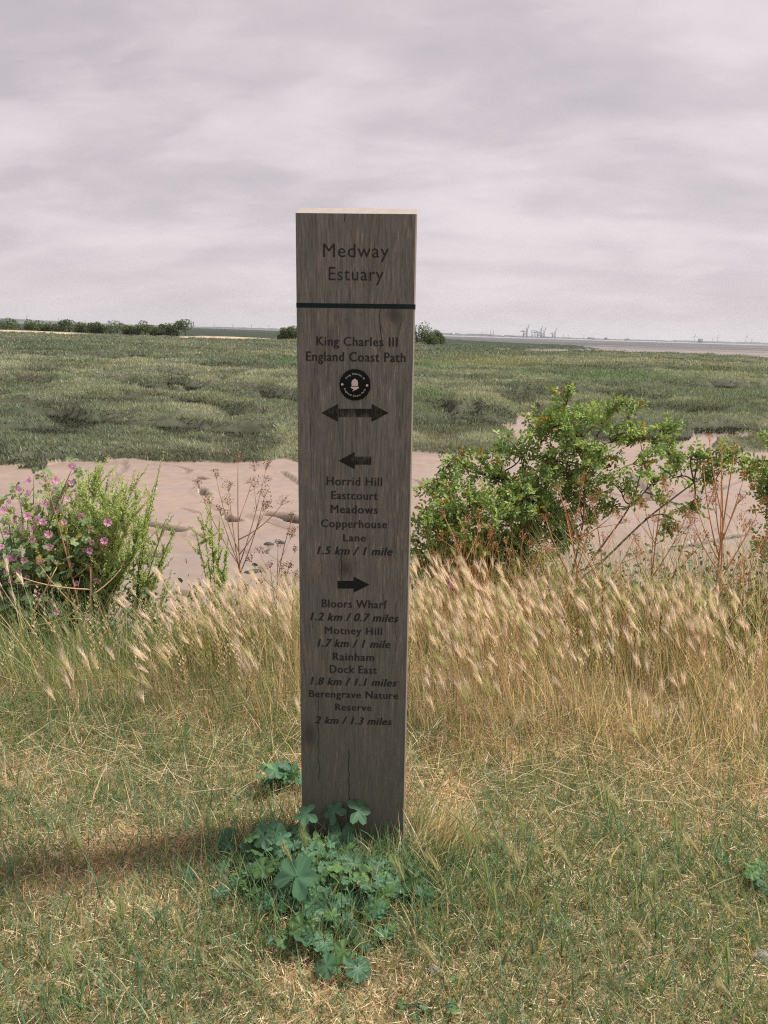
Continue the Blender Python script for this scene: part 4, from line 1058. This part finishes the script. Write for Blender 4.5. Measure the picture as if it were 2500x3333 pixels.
pt = lambda a, b: tuple(at_z(a, b, .03)[:2])
creeping_mallow('mallow_plant', pt(985, 2840), (.185, .115), 180, 'spreading green mallow plant in front of the foot of the post', .034, .075)
creeping_mallow('mallow_plant', pt(1140, 2890), (.165, .125), 150, 'low clump of lobed mallow leaves right of the largest leaf, before the post', .032, .065)
creeping_mallow('mallow_plant', pt(890, 2780), (.12, .08), 50, 'mallow clump left of the post in its shadow', .034, .09)
creeping_mallow('mallow_plant', pt(905, 2545), (.075, .07), 26, 'small mallow clump beside the left edge of the post', .036, .10)
creeping_mallow('mallow_plant', pt(1345, 2880), (.03, .03), 6, 'single small mallow shoot right of the foot of the post', .034, .06)
creeping_mallow('mallow_plant', pt(1010, 3040), (.10, .06), 18, 'flat mallow leaves in the turf below the main clump', .034, .035)
creeping_mallow('mallow_plant', pt(1130, 3130), (.06, .05), 8, 'lowest mallow rosette in the turf, nearest the bottom edge', .034, .03)
creeping_mallow('mallow_plant', pt(2480, 2860), (.06, .06), 10, 'mallow shoot at the right edge of the turf', .026, .05)
creeping_mallow('mallow_plant', pt(1390, 3250), (.09, .05), 12, 'tiny flat weed rosette in the turf near the bottom right', .013, .012)
# three big leaves leaning on the face of the post
t = empty('mallow_sprig', (*pt(1115, 2735), 0), 'upright mallow sprig with large leaves against the foot of the post', 'plant')
b0 = np.array(t.location); P = np.array([at_y(1112, 2712, 1.955), at_y(1090, 2645, 1.975), at_y(1165, 2640, 1.965), at_y(1000, 2650, 1.93)]) - b0
V, F, C = lobed_leaves(P, np.array([[.05, -.7, .7], [-.3, -.5, .6], [.4, -.4, .7], [-.2, -.4, .8]]), np.array([.044, .034, .040, .036]), np.tile(MALLOW * 1.1, (4, 1)), U=np.array([[0, -.5, -.8], [-.5, 0, .6], [.8, 0, .3], [-.7, -.2, 0.]]), cut=.40)
mesh_np('foliage', V, F, M_LEAF, C, t); mb = MB()
for p in P: mb.tube([(0, 0, 0), p * .6 + np.array([0, 0, .01]), p], [.002, .0016, .001], 4, (.11, .17, .08))
mb.build('stalks', M_LEAF, t)
t = empty('mallow_leaf', (*pt(955, 2900), 0), 'largest single mallow leaf spreading over the clump in front of the post', 'plant'); P = at_y(962, 2855, 1.74) - np.array(t.location)
V, F, C = lobed_leaves(P[None], np.array([[-.15, -.55, .75]]), np.array([.058]), MALLOW[None] * 1.05, U=np.array([[.2, .0, .9]]), cut=.34); mesh_np('blade', V, F, M_LEAF, C, t)
mb = MB(); mb.tube([(0, 0, 0), P * .6 + [0, .01, .0], P], [.002, .0016, .0012], 4, (.11, .17, .08)); mb.build('stalk', M_LEAF, t)

def flower_mesh():
    a = MB()
    for k in range(5):
        an = k * 2 * np.pi / 5; d = np.array([math.cos(an), math.sin(an), 0]); s = np.array([-d[1], d[0], 0])
        pts = [d * .002, d * .010 + s * .006 + [0, 0, .004], d * .018 + s * .008 + [0, 0, .006], d * .016 + [0, 0, .006], d * .018 - s * .008 + [0, 0, .006], d * .010 - s * .006 + [0, 0, .004]]
        c = np.array([[.50, .16, .36]] + [[.80, .42, .62]] * 5); a.add(pts, [np.array([[0, 1, 2, 3], [0, 3, 4, 5]])], c)
    return a.build('flower', M_PETAL)

def stems_of(bx, by, targets, mb, r0=.005, col=(.13, .15, .07), bend=.25):
    lines = []
    for p in targets:
        b = np.array([bx + RNG.normal(0, .05), by + RNG.normal(0, .05), float(ground_z(bx, by)) - .02]); m_ = b + (p - b) * .5; m_[2] += bend * .2 * abs(p[2] - b[2]); m_[:2] -= (p - b)[:2] * .18
        L = np.array([(1 - s) ** 2 * b + 2 * s * (1 - s) * m_ + s * s * p for s in np.linspace(0, 1, 9)]); mb.tube(L, np.linspace(r0, r0 * .3, 9), 5, np.array(col) * RNG.uniform(.8, 1.2)); lines.append(L)
    return lines

# the flowering mallow at the left
FY = 4.0
t = empty('flowering_mallow', (at_y(70, 1800, FY)[0], FY, float(ground_z(at_y(70, 1800, FY)[0], FY))), 'tall mallow bush with pink flowers and dark leaves at the left edge', 'plant')
b0 = np.array(t.location)
tips = [at_y(a, b, FY + RNG.uniform(-.25, .25)) for a, b in ((110, 1550), (180, 1560), (235, 1525), (60, 1590), (20, 1640), (90, 1640), (150, 1620), (210, 1610), (40, 1720), (100, 1760), (180, 1690), (280, 1720), (310, 1760), (20, 1800), (-40, 1600), (-80, 1560), (-60, 1700), (150, 1800), (300, 1820), (-130, 1640), (-180, 1580), (-200, 1700))]
mb = MB(); Ls = stems_of(b0[0], b0[1], [p for p in tips], mb, .007, (.15, .13, .075))
P = np.concatenate([L[2:] for L in Ls]); P = np.repeat(P, 5, 0) + RNG.uniform(-.055, .055, (len(P) * 5, 3)); n = len(P)
dn = RNG.uniform(0, 1, (500, 1)); Q = np.array([at_y(RNG.uniform(-250, 250), RNG.uniform(1760, 2060), FY + RNG.uniform(-.35, .45)) for i in range(620)]); P = np.concatenate([P, Q]); n = len(P)
c = mixc((.095, .165, .078), (.22, .30, .13), RNG.random(n)); yl = RNG.random(n) < .06; c[yl] = np.array([.34, .28, .08])
R = np.where(P[:, 2] < b0[2] + .45, RNG.uniform(.028, .055, n), RNG.uniform(.012, .028, n))
V, F, C = lobed_leaves(P - b0, np.stack([RNG.normal(0, .5, n), RNG.normal(-.5, .4, n), np.ones(n) * .7], 1), R, c); mesh_np('foliage', V, F, M_LEAF, C, t)
so = mb.build('stems', M_DRY, t); so.data.transform(Matrix.Translation(-t.location))
fm = flower_mesh(); first = True
FLW = [(100, 1555), (118, 1548), (92, 1568), (180, 1562), (172, 1572), (235, 1518), (232, 1572), (60, 1592), (30, 1632), (95, 1605), (130, 1630), (150, 1640), (185, 1655), (190, 1662), (90, 1680), (110, 1720), (70, 1755), (105, 1760), (45, 1815), (30, 1818), (60, 1808), (80, 1825), (35, 1890),
       (25, 1730), (145, 1860), (165, 1838), (135, 1828), (295, 1720), (290, 1792), (300, 1765), (315, 1750), (298, 1808), (275, 1790), (305, 1880), (318, 1888), (195, 2010), (182, 1992), (100, 2040), (405, 2015), (10, 1660), (15, 1700), (50, 1700), (75, 1720), (120, 1650), (140, 1700), (160, 1780), (60, 1850), (20, 1860), (175, 1600), (250, 1620), (265, 1680), (350, 1700), (340, 1760), (230, 1840), (250, 1900), (90, 1880), (130, 1940), (40, 1960), (220, 1625), (70, 1640), (5, 1780), (285, 2010), (-30, 1640), (-90, 1600), (-60, 1760), (120, 1690), (160, 1740), (210, 1700)]
for a, b in FLW:
    o = fm if first else fm.copy()
    if not first: COL.objects.link(o)
    first = False; p = at_y(a, b, FY - .22 + RNG.uniform(-.12, .1)) - b0; o.parent = t; o.location = p; s = RNG.uniform(.65, 1.15); o.scale = (s, s, s)
    o.rotation_euler = (rad(70) + RNG.normal(0, .35), RNG.normal(0, .4), RNG.normal(0, .6))

def spire(mb, P, D, L, n, col, w=.006):
    """a slim seed spire: a thin stalk set with small green beads"""
    D = D / np.linalg.norm(D); s = np.linspace(0, 1, 6); sag = np.array([D[0] * .25, D[1] * .25, .12]) * L
    line = P + np.outer(s, D * L) + np.outer(s ** 2, sag); mb.tube(line, np.linspace(.0016, .0006, 6), 3, np.array(col) * .8, cap=False)
    t = np.linspace(.08, 1, n); q = P + np.outer(t, D * L) + np.outer(t ** 2, sag); q = np.repeat(q, 3, 0) + RNG.normal(0, w * .55, (3 * n, 3)); t3 = np.repeat(t, 3)
    V, F, C = cards(q, RNG.normal(size=(3 * n, 3)) + D * .8, w * 1.9 * (1.15 - .6 * t3) * RNG.uniform(.7, 1.3, 3 * n), .8, np.array(col) * RNG.uniform(.75, 1.25, (3 * n, 1))); mb.add(V, F, C)

def beet(name, bpx, bpy, y, tips, label, spl=.16, sub=9, leaves=160):
    b = at_y(bpx, bpy, y); b[2] = float(ground_z(b[0], y)); t = empty(name, b, label, 'plant'); st, sd_, fo = MB(), MB(), MB()
    for a, c_ in tips:
        p = at_y(a, c_, y + RNG.uniform(-.22, .22)) - b; L = np.array([s * p * np.array([s ** .6, s ** .6, 1.0]) for s in np.linspace(0, 1, 9)]); st.tube(L, np.linspace(.005, .0015, 9), 5, (.17, .19, .08))
        cg = mixc((.37, .49, .21), (.53, .60, .29), RNG.random())
        spire(sd_, L[-3], L[-1] - L[-3], np.linalg.norm(L[-1] - L[-3]) * 1.05, 30, cg)
        for k in range(sub):
            f = RNG.uniform(.42, .95); i = f * 8; i0 = int(i); q = L[i0] + (L[min(i0 + 1, 8)] - L[i0]) * (i - i0); dd = np.array([RNG.normal(0, .55), RNG.normal(0, .5), 1.0]); spire(sd_, q, dd, RNG.uniform(.5, 1.1) * spl, 22, cg * RNG.uniform(.85, 1.15))
        n = leaves // len(tips); f = RNG.uniform(.05, .75, n); q = np.array([L[int(v * 8)] for v in f]) + RNG.normal(0, .03, (n, 3))
        c = mixc((.11, .20, .08), (.26, .35, .13), RNG.random(n)); c[RNG.random(n) < .07] = (.42, .30, .09)
        V, F, C = cards(q, RNG.normal(size=(n, 3)) + np.array([0, -.3, .1]), RNG.uniform(.03, .075, n) * (1.1 - .7 * f), .42, c); fo.add(V, F, C)
    st.build('stems', M_LEAF, t); sd_.build('seed_spires', M_SEED, t); fo.build('foliage', M_LEAF, t); return t
beet('sea_beet', 290, 1950, 4.0, [(310, 1520), (255, 1560), (280, 1590), (345, 1580), (380, 1580), (405, 1590), (230, 1600), (300, 1640), (360, 1640), (410, 1640), (250, 1680), (330, 1700), (395, 1700), (440, 1650), (270, 1640), (210, 1660), (180, 1720), (140, 1670), (460, 1760), (420, 1820), (200, 1800), (340, 1840), (60, 1610), (20, 1680), (100, 1700), (150, 1600), (60, 1800), (440, 1560), (480, 1700)], 'dense green sea beet with many upright seed spires beside the pink mallow', .15, 34, 1500)
beet('sea_beet', 425, 1960, 4.1, [(523, 1502), (500, 1580), (440, 1600), (480, 1640), (540, 1690), (570, 1720), (545, 1790), (520, 1850), (555, 1910), (470, 1700)], 'loose tall sea beet leaning right with the highest spire', .13, 9, 200)
beet('sea_beet', 705, 1960, 4.2, [(683, 1630), (660, 1690), (715, 1690), (640, 1740), (740, 1770), (735, 1870), (690, 1760)], 'slender pale sea beet standing alone before the mud', .09, 7, 60)

def umbel_plant(name, bpx, bpy, y, tips, label, col=(.30, .17, .09), r0=.005, seedc=(.17, .10, .06), rays=11, ur=.045, via=None):
    b = at_y(bpx, bpy, y); b[2] = float(ground_z(b[0], y)) - .01; t = empty(name, b, label, 'dry plant'); st, heads = MB(), []; col = np.array(col)
    main = at_y(*tips[0], y) - b; S_ = np.linspace(0, 1, 10); bow = np.array([RNG.normal(0, .02), RNG.normal(0, .02), 0]); ML = np.outer(S_, main) + np.outer(np.sin(np.pi * S_), bow); ML[:, :2] *= (.55 + .45 * S_)[:, None]
    st.tube(ML, np.linspace(r0, r0 * .4, 10), 5, col * RNG.uniform(.85, 1.15)); ends = [(ML[-1], ML[-1] - ML[-2])]
    for k, (a, c_) in enumerate(tips[1:]):
        p = at_y(a, c_, y + RNG.uniform(-.2, .2)) - b; f = np.clip(RNG.uniform(.45, .8) * p[2] / max(main[2], .05), .12, .9); i = f * 9; i0 = int(i); q = ML[i0] + (ML[min(i0 + 1, 9)] - ML[i0]) * (i - i0)
        mid_ = (q + p) / 2 + np.array([(p - q)[0] * .12, 0, -.10 * abs((p - q)[0]) + .0]); L = np.array([(1 - s) ** 2 * q + 2 * s * (1 - s) * mid_ + s * s * p for s in np.linspace(0, 1, 6)]); st.tube(L, np.linspace(r0 * .6, r0 * .28, 6), 4, col * RNG.uniform(.85, 1.2)); ends.append((L[-1], L[-1] - L[-2]))
        if RNG.random() < .7:
            s0 = L[3]; d = (L[4] - L[3]); d = d / np.linalg.norm(d) + RNG.normal(0, .5, 3); e_ = s0 + d / np.linalg.norm(d) * RNG.uniform(.06, .14); st.tube([s0, e_], [r0 * .35, r0 * .22], 4, col); ends.append((e_, e_ - s0))
    for P, D in ends:
        sd_ = MB(); heads.append(sd_); D = D / np.linalg.norm(D); D = D + np.array([0, 0, .5]); D /= np.linalg.norm(D); n = rays
        for k in range(n):
            d = D + RNG.normal(0, .42, 3); d /= np.linalg.norm(d); e_ = P + d * ur * RNG.uniform(.65, 1.1); st.tube([P, e_], [.0008, .0006], 3, col * 1.05, cap=False)
            m_ = 5; V, F, C = cards(e_ + RNG.normal(0, .0055, (m_, 3)), RNG.normal(size=(m_, 3)), RNG.uniform(.004, .009, m_), .6, np.array(seedc) * RNG.uniform(.6, 1.5, (m_, 1))); sd_.add(V, F, C)
    st.build('stems', M_DRY, t)
    for q in heads: q.build('seed_head', M_DRY, t)
    return t
umbel_plant('dry_hemlock', 290, 2090, 3.75, [(150, 1570), (200, 1640), (330, 1790)], 'tall leaning brown hemlock stalk crossing the pink mallow', (.34, .19, .11), .0055)
umbel_plant('dry_hemlock', 285, 2100, 3.7, [(295, 1850), (395, 1850), (130, 1840), (70, 1880), (360, 1950)], 'thick branching hemlock stalk in front of the sea beet', (.36, .23, .15), .008, ur=.03, rays=7)
umbel_plant('dry_hemlock', 40, 2160, 3.55, [(185, 1845), (60, 1960), (250, 1985)], 'yellowish bent stalk reaching up from the lower left edge', (.40, .36, .17), .006, (.30, .25, .12), 6, .03)
umbel_plant('dry_hemlock', 795, 2040, 3.7, [(775, 1508), (830, 1535), (865, 1530), (745, 1600), (705, 1560), (650, 1590), (915, 1645), (860, 1620), (720, 1680), (865, 1655)], 'tall thin brown hemlock with open umbels before the mud, left of the post', (.31, .185, .115), .0045)
umbel_plant('dry_hemlock', 900, 2060, 3.6, [(950, 1690), (905, 1780), (845, 1800), (960, 1800), (880, 1850), (940, 1850), (850, 1900), (960, 1880), (905, 1890), (820, 1830)], 'dark bushy seed plant against the left edge of the post', (.28, .165, .10), .004, (.11, .065, .04), 9, .03)
RIGHT = [(1545, 1990, 3.85, [(1450, 1690), (1525, 1700), (1560, 1720), (1480, 1760), (1600, 1790), (1420, 1820)], 'rust coloured seed plant in front of the left part of the rose bush', .0045),
         (1500, 2010, 3.7, [(1560, 1690), (1590, 1740), (1500, 1790), (1440, 1870)], 'shorter rust coloured stalk behind the barley near the post', .004),
         (1880, 2000, 3.9, [(1820, 1600), (1900, 1570), (1950, 1610), (1840, 1660), (1990, 1680), (1780, 1700), (1920, 1640)], 'tall orange brown hemlock in front of the centre of the rose bush', .0055),
         (1960, 2010, 3.8, [(1930, 1640), (2010, 1690), (1860, 1700), (2060, 1760), (1900, 1760)], 'orange stalk pair leaning left below the rose bush', .005),
         (2110, 2060, 3.75, [(2160, 1580), (2100, 1650), (2180, 1620), (2050, 1640), (2230, 1690), (2130, 1700)], 'tall pale orange stalk under the bare arching rose branch', .005),
         (2140, 2030, 3.9, [(2250, 1700), (2080, 1780), (2200, 1780), (2290, 1760)], 'short orange seed stalk between the two tall ones on the right', .0045),
         (2320, 2060, 3.7, [(2390, 1480), (2290, 1530), (2350, 1470), (2420, 1560), (2480, 1640), (2260, 1620), (2330, 1610), (2310, 1440)], 'tallest dark red hemlock with many umbels at the right', .0065),
         (2330, 2080, 3.6, [(2350, 1560), (2260, 1700), (2440, 1720), (2400, 1640), (2490, 1750)], 'dark red stalk standing just in front of the tallest hemlock', .006),
         (1730, 2010, 3.8, [(1700, 1760), (1770, 1790), (1660, 1810), (1740, 1840)], 'short brown seed stalk under the middle of the rose bush', .004),
         (2440, 2030, 3.7, [(2340, 1880), (2480, 1780), (2260, 1900), (2420, 1850), (2500, 1860)], 'fallen rust coloured stalk sprawling at the right edge', .005)]
for a, b, y, tips, lab, r in RIGHT: umbel_plant('dry_hemlock', a, b, y, tips, lab, (.44, .23, .12), r, (.30, .155, .08), 10, .045)

# the wild rose
def rose(name, bpx, bpy, y, lumps, label, limbs=()):
    b = at_y(bpx, bpy, y); b[2] = float(ground_z(b[0], y)) - .03; t = empty(name, b, label, 'shrub'); br, fo = MB(), MB(); hubs = [np.zeros(3)] + [at_y(px, py, y + dy) - b for pts, _ in limbs for px, py, dy in pts[1:]]
    for (px, py, rpx, dy, n) in lumps:
        c = at_y(px, py, y + dy) - b; r = rpx / F_PX * y; s = np.linspace(0, 1, 8); h0 = min(hubs, key=lambda q: np.linalg.norm(q - c) + (9 if np.linalg.norm(q - c) < .05 else 0)); m_ = (h0 + c) / 2 + np.array([0, 0, .10 * np.linalg.norm(c - h0)]); L = np.array([(1 - q) ** 2 * h0 + 2 * q * (1 - q) * m_ + q * q * c for q in s]) + np.outer(np.sin(np.pi * s), RNG.normal(0, .02, 3))
        br.tube(L, np.linspace(.006, .003, 8), 5, np.array([.10, .075, .055]) * RNG.uniform(.8, 1.3)); P, D = [], []
        for k in range(max(3, n // 8)):                              # twigs through the clump, each carrying pinnate leaves
            s0 = L[RNG.integers(4, 8)]; d = RNG.normal(size=3) * np.array([1.25, .8, .75]); d[2] += .15; d /= np.linalg.norm(d); e_ = c + d * r * RNG.uniform(.55, 1.45); mm = (s0 + e_) / 2 + np.array([0, 0, .12 * r])
            T = np.array([(1 - q) ** 2 * s0 + 2 * q * (1 - q) * mm + q * q * e_ for q in np.linspace(0, 1, 6)]); br.tube(T, np.linspace(.0038, .0012, 6), 4, np.array([.13, .10, .06]) * RNG.uniform(.7, 1.3))
            for j in range(9):
                q = RNG.uniform(.15, 1) * 4.99; i0 = int(q); P.append(T[i0] + (T[i0 + 1] - T[i0]) * (q - i0)); D.append((T[i0 + 1] - T[i0]) * 4 + RNG.normal(0, .5 * r, 3))
        P = np.array(P); D = np.array(D); D /= np.linalg.norm(D, axis=1)[:, None]; k = len(P); side = np.cross(D, RNG.normal(size=(k, 3))); side /= np.linalg.norm(side, axis=1)[:, None]
        ln = RNG.uniform(.045, .085, k)[:, None]; colr = mixc((.135, .23, .075), (.40, .51, .17), np.clip(RNG.normal(.42, .28, k), 0, 1)); ye = RNG.random(k) < .035; colr[ye] = (.42, .27, .04); re = RNG.random(k) < .03; colr[re] = (.20, .10, .05)
        PP, NN, SS, CC = [], [], [], []
        for f, sg in ((.3, 1), (.3, -1), (.62, 1), (.62, -1), (.9, 1), (.9, -1), (1.0, 0)):
            PP.append(P + D * ln * f); NN.append(D * (.55 if sg else 1) + side * sg + RNG.normal(0, .22, (k, 3))); SS.append(ln[:, 0] * RNG.uniform(.30, .48, k)); CC.append(colr * RNG.uniform(.8, 1.2, (k, 1)))
        V, F, C = cards(np.concatenate(PP), np.concatenate(NN), np.concatenate(SS), .55, np.concatenate(CC)); fo.add(V, F, C)
    for pts, r in limbs:
        r *= .55
        L = np.array([at_y(px, py, y + dy) - b for px, py, dy in pts]); s = np.linspace(0, len(L) - 1, 14); L = np.stack([np.interp(s, np.arange(len(L)), L[:, i]) for i in range(3)], 1); L[1:-1] = (L[:-2] + 2 * L[1:-1] + L[2:]) / 4; br.tube(L, np.linspace(r, r * .35, 14), 6, (.16, .125, .10))
    br.build('branches', M_BARK, t); fo.build('foliage', M_LEAF, t); return t
LUMPS = [(1400, 1700, 75, -.1, 90), (1370, 1790, 60, 0, 70), (1450, 1610, 80, .1, 90), (1500, 1500, 45, .1, 28), (1460, 1510, 30, 0, 16), (1560, 1530, 55, .2, 45), (1530, 1660, 90, -.2, 130), (1430, 1860, 80, .1, 110), (1540, 1800, 95, .1, 140), (1640, 1560, 85, .1, 110), (1620, 1680, 95, -.25, 150), (1650, 1800, 90, 0, 130), (1560, 1900, 70, .2, 70),
         (1700, 1480, 80, .15, 90), (1740, 1600, 90, -.1, 120), (1760, 1720, 90, .1, 130), (1740, 1830, 75, -.1, 80), (1780, 1420, 75, .1, 80), (1850, 1370, 70, .2, 70), (1900, 1420, 70, 0, 70), (1960, 1370, 60, .1, 50), (2040, 1350, 40, .1, 26), (1850, 1300, 26, .1, 10), (1780, 1390, 50, .1, 40), (1870, 1480, 75, -.1, 70), (1990, 1440, 50, .1, 34), (1840, 1560, 70, 0, 60), (1940, 1540, 60, .2, 46),
         (2100, 1430, 60, .1, 56), (2150, 1400, 45, .1, 32), (2170, 1470, 50, 0, 40), (2060, 1510, 60, -.1, 44), (2110, 1590, 55, .1, 40), (2180, 1560, 45, .2, 30), (1900, 1640, 80, .1, 80), (1860, 1760, 75, 0, 80), (2000, 1660, 55, .1, 32), (2190, 1690, 45, 0, 26), (2240, 1650, 30, 0, 14), (2330, 1560, 40, .1, 26), (2390, 1500, 55, .1, 44), (2450, 1540, 35, .1, 22), (2300, 1490, 40, 0, 26), (2250, 1480, 26, 0, 14), (1830, 1890, 60, 0, 40), (1640, 1920, 60, .1, 40), (1380, 1880, 60, -.1, 70), (1450, 1720, 80, -.25, 120), (1500, 1860, 90, -.1, 130), (1560, 1740, 90, .15, 130), (1600, 1860, 90, -.15, 130), (1690, 1760, 90, .1, 120), (1700, 1880, 80, .1, 90), (1420, 1940, 60, 0, 60), (1520, 1950, 70, 0, 70), (1820, 1660, 80, .2, 90), (1790, 1530, 70, .1, 70), (1660, 1620, 80, .2, 80), (2020, 1590, 50, .1, 36), (1960, 1480, 50, .1, 40)]
LIMBS = [([(1870, 1900, 0), (1960, 1830, -.05), (2100, 1690, -.05), (2260, 1570, 0), (2360, 1500, .1)], .015), ([(1860, 1880, 0), (1900, 1700, 0), (1905, 1520, .1), (1910, 1460, .1)], .013), ([(1900, 1860, 0), (2060, 1640, .1), (2095, 1500, .1), (2085, 1440, .1)], .011), ([(1850, 1880, .05), (1760, 1650, .1), (1600, 1550, .1), (1450, 1520, .1)], .012), ([(1905, 1520, .1), (1850, 1400, .1), (1840, 1300, .1)], .007), ([(1990, 1420, .1), (2060, 1400, .1), (2130, 1440, .1)], .007), ([(1840, 1900, 0), (1650, 1780, -.1), (1450, 1750, -.1)], .011)]
rose('wild_rose', 1865, 1930, 4.75, LUMPS, 'large spreading wild rose bush with arching branches, right of the post', LIMBS)
rose('wild_rose', 2620, 1900, 4.5, [(2500, 1500, 50, 0, 50), (2510, 1600, 50, 0, 60), (2560, 1500, 90, .2, 120), (2600, 1650, 100, 0, 140), (2490, 1680, 40, 0, 30), (2560, 1780, 90, .1, 110), (2500, 1420, 30, 0, 16), (2680, 1560, 110, .1, 140)], 'edge of a darker rose bush cut by the right edge of the view')

# rust coloured dock and low green leaves at the right edge
def low_plant(name, px, py, y, spread, n, label, cols, size=(.03, .06), up=.3):
    b = at_y(px, py, y); b[2] = float(ground_z(b[0], y)); t = empty(name, b, label, 'plant'); P = RNG.normal(size=(n, 3)) * np.array([spread, spread * .6, up * .35]) + np.array([0, 0, up * .5]); P[:, 2] = np.abs(P[:, 2]) + .01
    V, F, C = cards(P, RNG.normal(size=(n, 3)) + np.array([0, -.4, .3]), RNG.uniform(*size, n), .55, pick(n, *cols)); mesh_np('foliage', V, F, M_LEAF, C, t); mb = MB()
    for p in P[:max(8, n // 6)]: mb.tube([(p[0] * .3, p[1] * .3, -.02), p * np.array([.7, .7, .5]), p], [.003, .002, .001], 4, (.22, .14, .08))
    mb.build('stems', M_DRY, t)
low_plant('bramble', 2440, 2000, 3.75, .22, 700, 'tangled rust and green bramble at the right edge above the barley', [(3, (.14, .20, .08)), (2, (.08, .14, .06)), (3, (.36, .17, .08)), (1, (.45, .26, .12))], (.014, .036), up=.45)
low_plant('nettle_patch', 1950, 1960, 4.1, .28, 900, 'green leafy weeds below the centre of the rose bush', [(3, (.12, .20, .085)), (2, (.08, .14, .055)), (.8, (.40, .30, .15))], (.015, .035), up=.4)
low_plant('nettle_patch', 2180, 1930, 4.2, .25, 800, 'green leafy weeds below the thin right branches of the rose', [(3, (.12, .20, .09)), (2, (.08, .15, .06)), (.8, (.34, .20, .11))], (.014, .034), up=.4)
low_plant('nettle_patch', 620, 2010, 3.9, .24, 420, 'grey green leafy weeds behind the barley left of the post', [(3, (.08, .135, .06)), (1, (.05, .10, .04)), (.8, (.30, .22, .11))], (.02, .045), .32)
low_plant('nettle_patch', 470, 1985, 3.85, .20, 520, 'green leafy weeds at the foot of the sea beet', [(3, (.13, .21, .09)), (2, (.09, .15, .06)), (.6, (.40, .30, .15))], (.015, .04), .3)
low_plant('nettle_patch', 150, 2040, 3.75, .28, 700, 'dark green leafy weeds under the flowering mallow at the left edge', [(3, (.12, .20, .08)), (3, (.07, .13, .05)), (.4, (.40, .30, .12))], (.018, .045), .32)
low_plant('dock_plant', 1850, 2040, 3.6, .05, 40, 'small rusty red dock among the barley right of the post', [(3, (.24, .08, .05)), (1, (.16, .07, .04))], (.02, .035), .16)

# one pink bloom beside the post
b = at_y(1450, 1905, 3.9); b[2] = float(ground_z(b[0], 3.9)); t = empty('pink_mallow', b, 'pink flowering stem at the foot of the rose bush beside the post', 'plant'); mb = MB()
for a, c_ in ((1445, 1880), (1460, 1885), (1470, 1905), (1485, 1900)):
    p = at_y(a, c_, 3.85) - b; mb.tube([(0, 0, 0), p * [.4, .4, .6], p], [.003, .002, .001], 4, (.13, .15, .07)); o = fm.copy(); COL.objects.link(o); o.parent = t; o.location = p; o.rotation_euler = (rad(65), RNG.normal(0, .4), RNG.normal(0, .5)); o.scale = (1.2,) * 3
mb.build('stems', M_DRY, t)

# stones on the mud and in the turf
def stone(px, py, z, s, label, col=(.06, .06, .058), flat=.55):
    p = at_z(px, py, z); b = bmesh.new(); bmesh.ops.create_icosphere(b, subdivisions=3, radius=1)
    for v in b.verts:
        c = v.co; f = 1 + .45 * (float(vn(np.array(c.x * 1.6 + px), np.array(c.y * 1.6 + c.z * 2), 3)) - .5) + .2 * (float(vn(np.array(c.x * 4 + px), np.array(c.y * 4 + c.z * 4), 5)) - .5); v.co = Vector((c.x * f * s, c.y * f * s * .8, c.z * f * s * flat))
    me = bpy.data.meshes.new('stone'); b.to_mesh(me); b.free(); me.materials.append(pbr('stone_%d' % px, col, .8, .25)); o = bpy.data.objects.new('stone', me); COL.objects.link(o); o.location = (p[0], p[1], p[2] + s * flat * .3); tag(o, label, 'stone')
stone(818, 1868, Z_MUD, .075, 'largest dark stone on the mud behind the brown hemlock left of the post')
stone(876, 1776, Z_MUD, .07, 'dark stone on the mud close left of the post')
stone(916, 1772, Z_MUD, .05, 'small rounded stone on the mud touching the left of the post', (.10, .10, .10), .8)
stone(502, 1820, Z_MUD, .06, 'small dark stone on the mud right of the tall sea beet')
stone(690, 1810, Z_MUD, .05, 'little dark stone on the mud behind the slender sea beet')
stone(1413, 3160, .0, .016, 'grey pebble in the turf below right of the mallow clump', (.20, .19, .18))
stone(2478, 3118, .0, .022, 'grey stone in the turf by the right edge', (.24, .22, .20))
for i, (a, b) in enumerate(((2270, 1778), (2330, 1768), (2395, 1752))): stone(a, b, Z_MUD, .07, ['left', 'middle', 'right'][i] + ' one of three stones on the mud edge right of the rose', (.14, .12, .10), .4)

# ------------------------------------------------------------------ the air
hz_ = MB(); hz_.box((0, 6200, 72), (26000, 12760, 154)); hb = hz_.build('haze', pbr('haze', (1, 1, 1)))
tag(hb, 'thin pale haze over the estuary', 'haze', kind='stuff')
m = bpy.data.materials.new('haze_air'); m.use_nodes = True; n = NT(m.node_tree); m.node_tree.nodes.remove(m.node_tree.nodes['Principled BSDF'])
pv = n.node('ShaderNodeVolumePrincipled'); pv.inputs['Density'].default_value = .6e-4; pv.inputs['Color'].default_value = (.86, .90, .97, 1); pv.inputs['Anisotropy'].default_value = .2
n.link(pv.outputs[0], m.node_tree.nodes['Material Output'].inputs['Volume']); hb.data.materials[0] = m
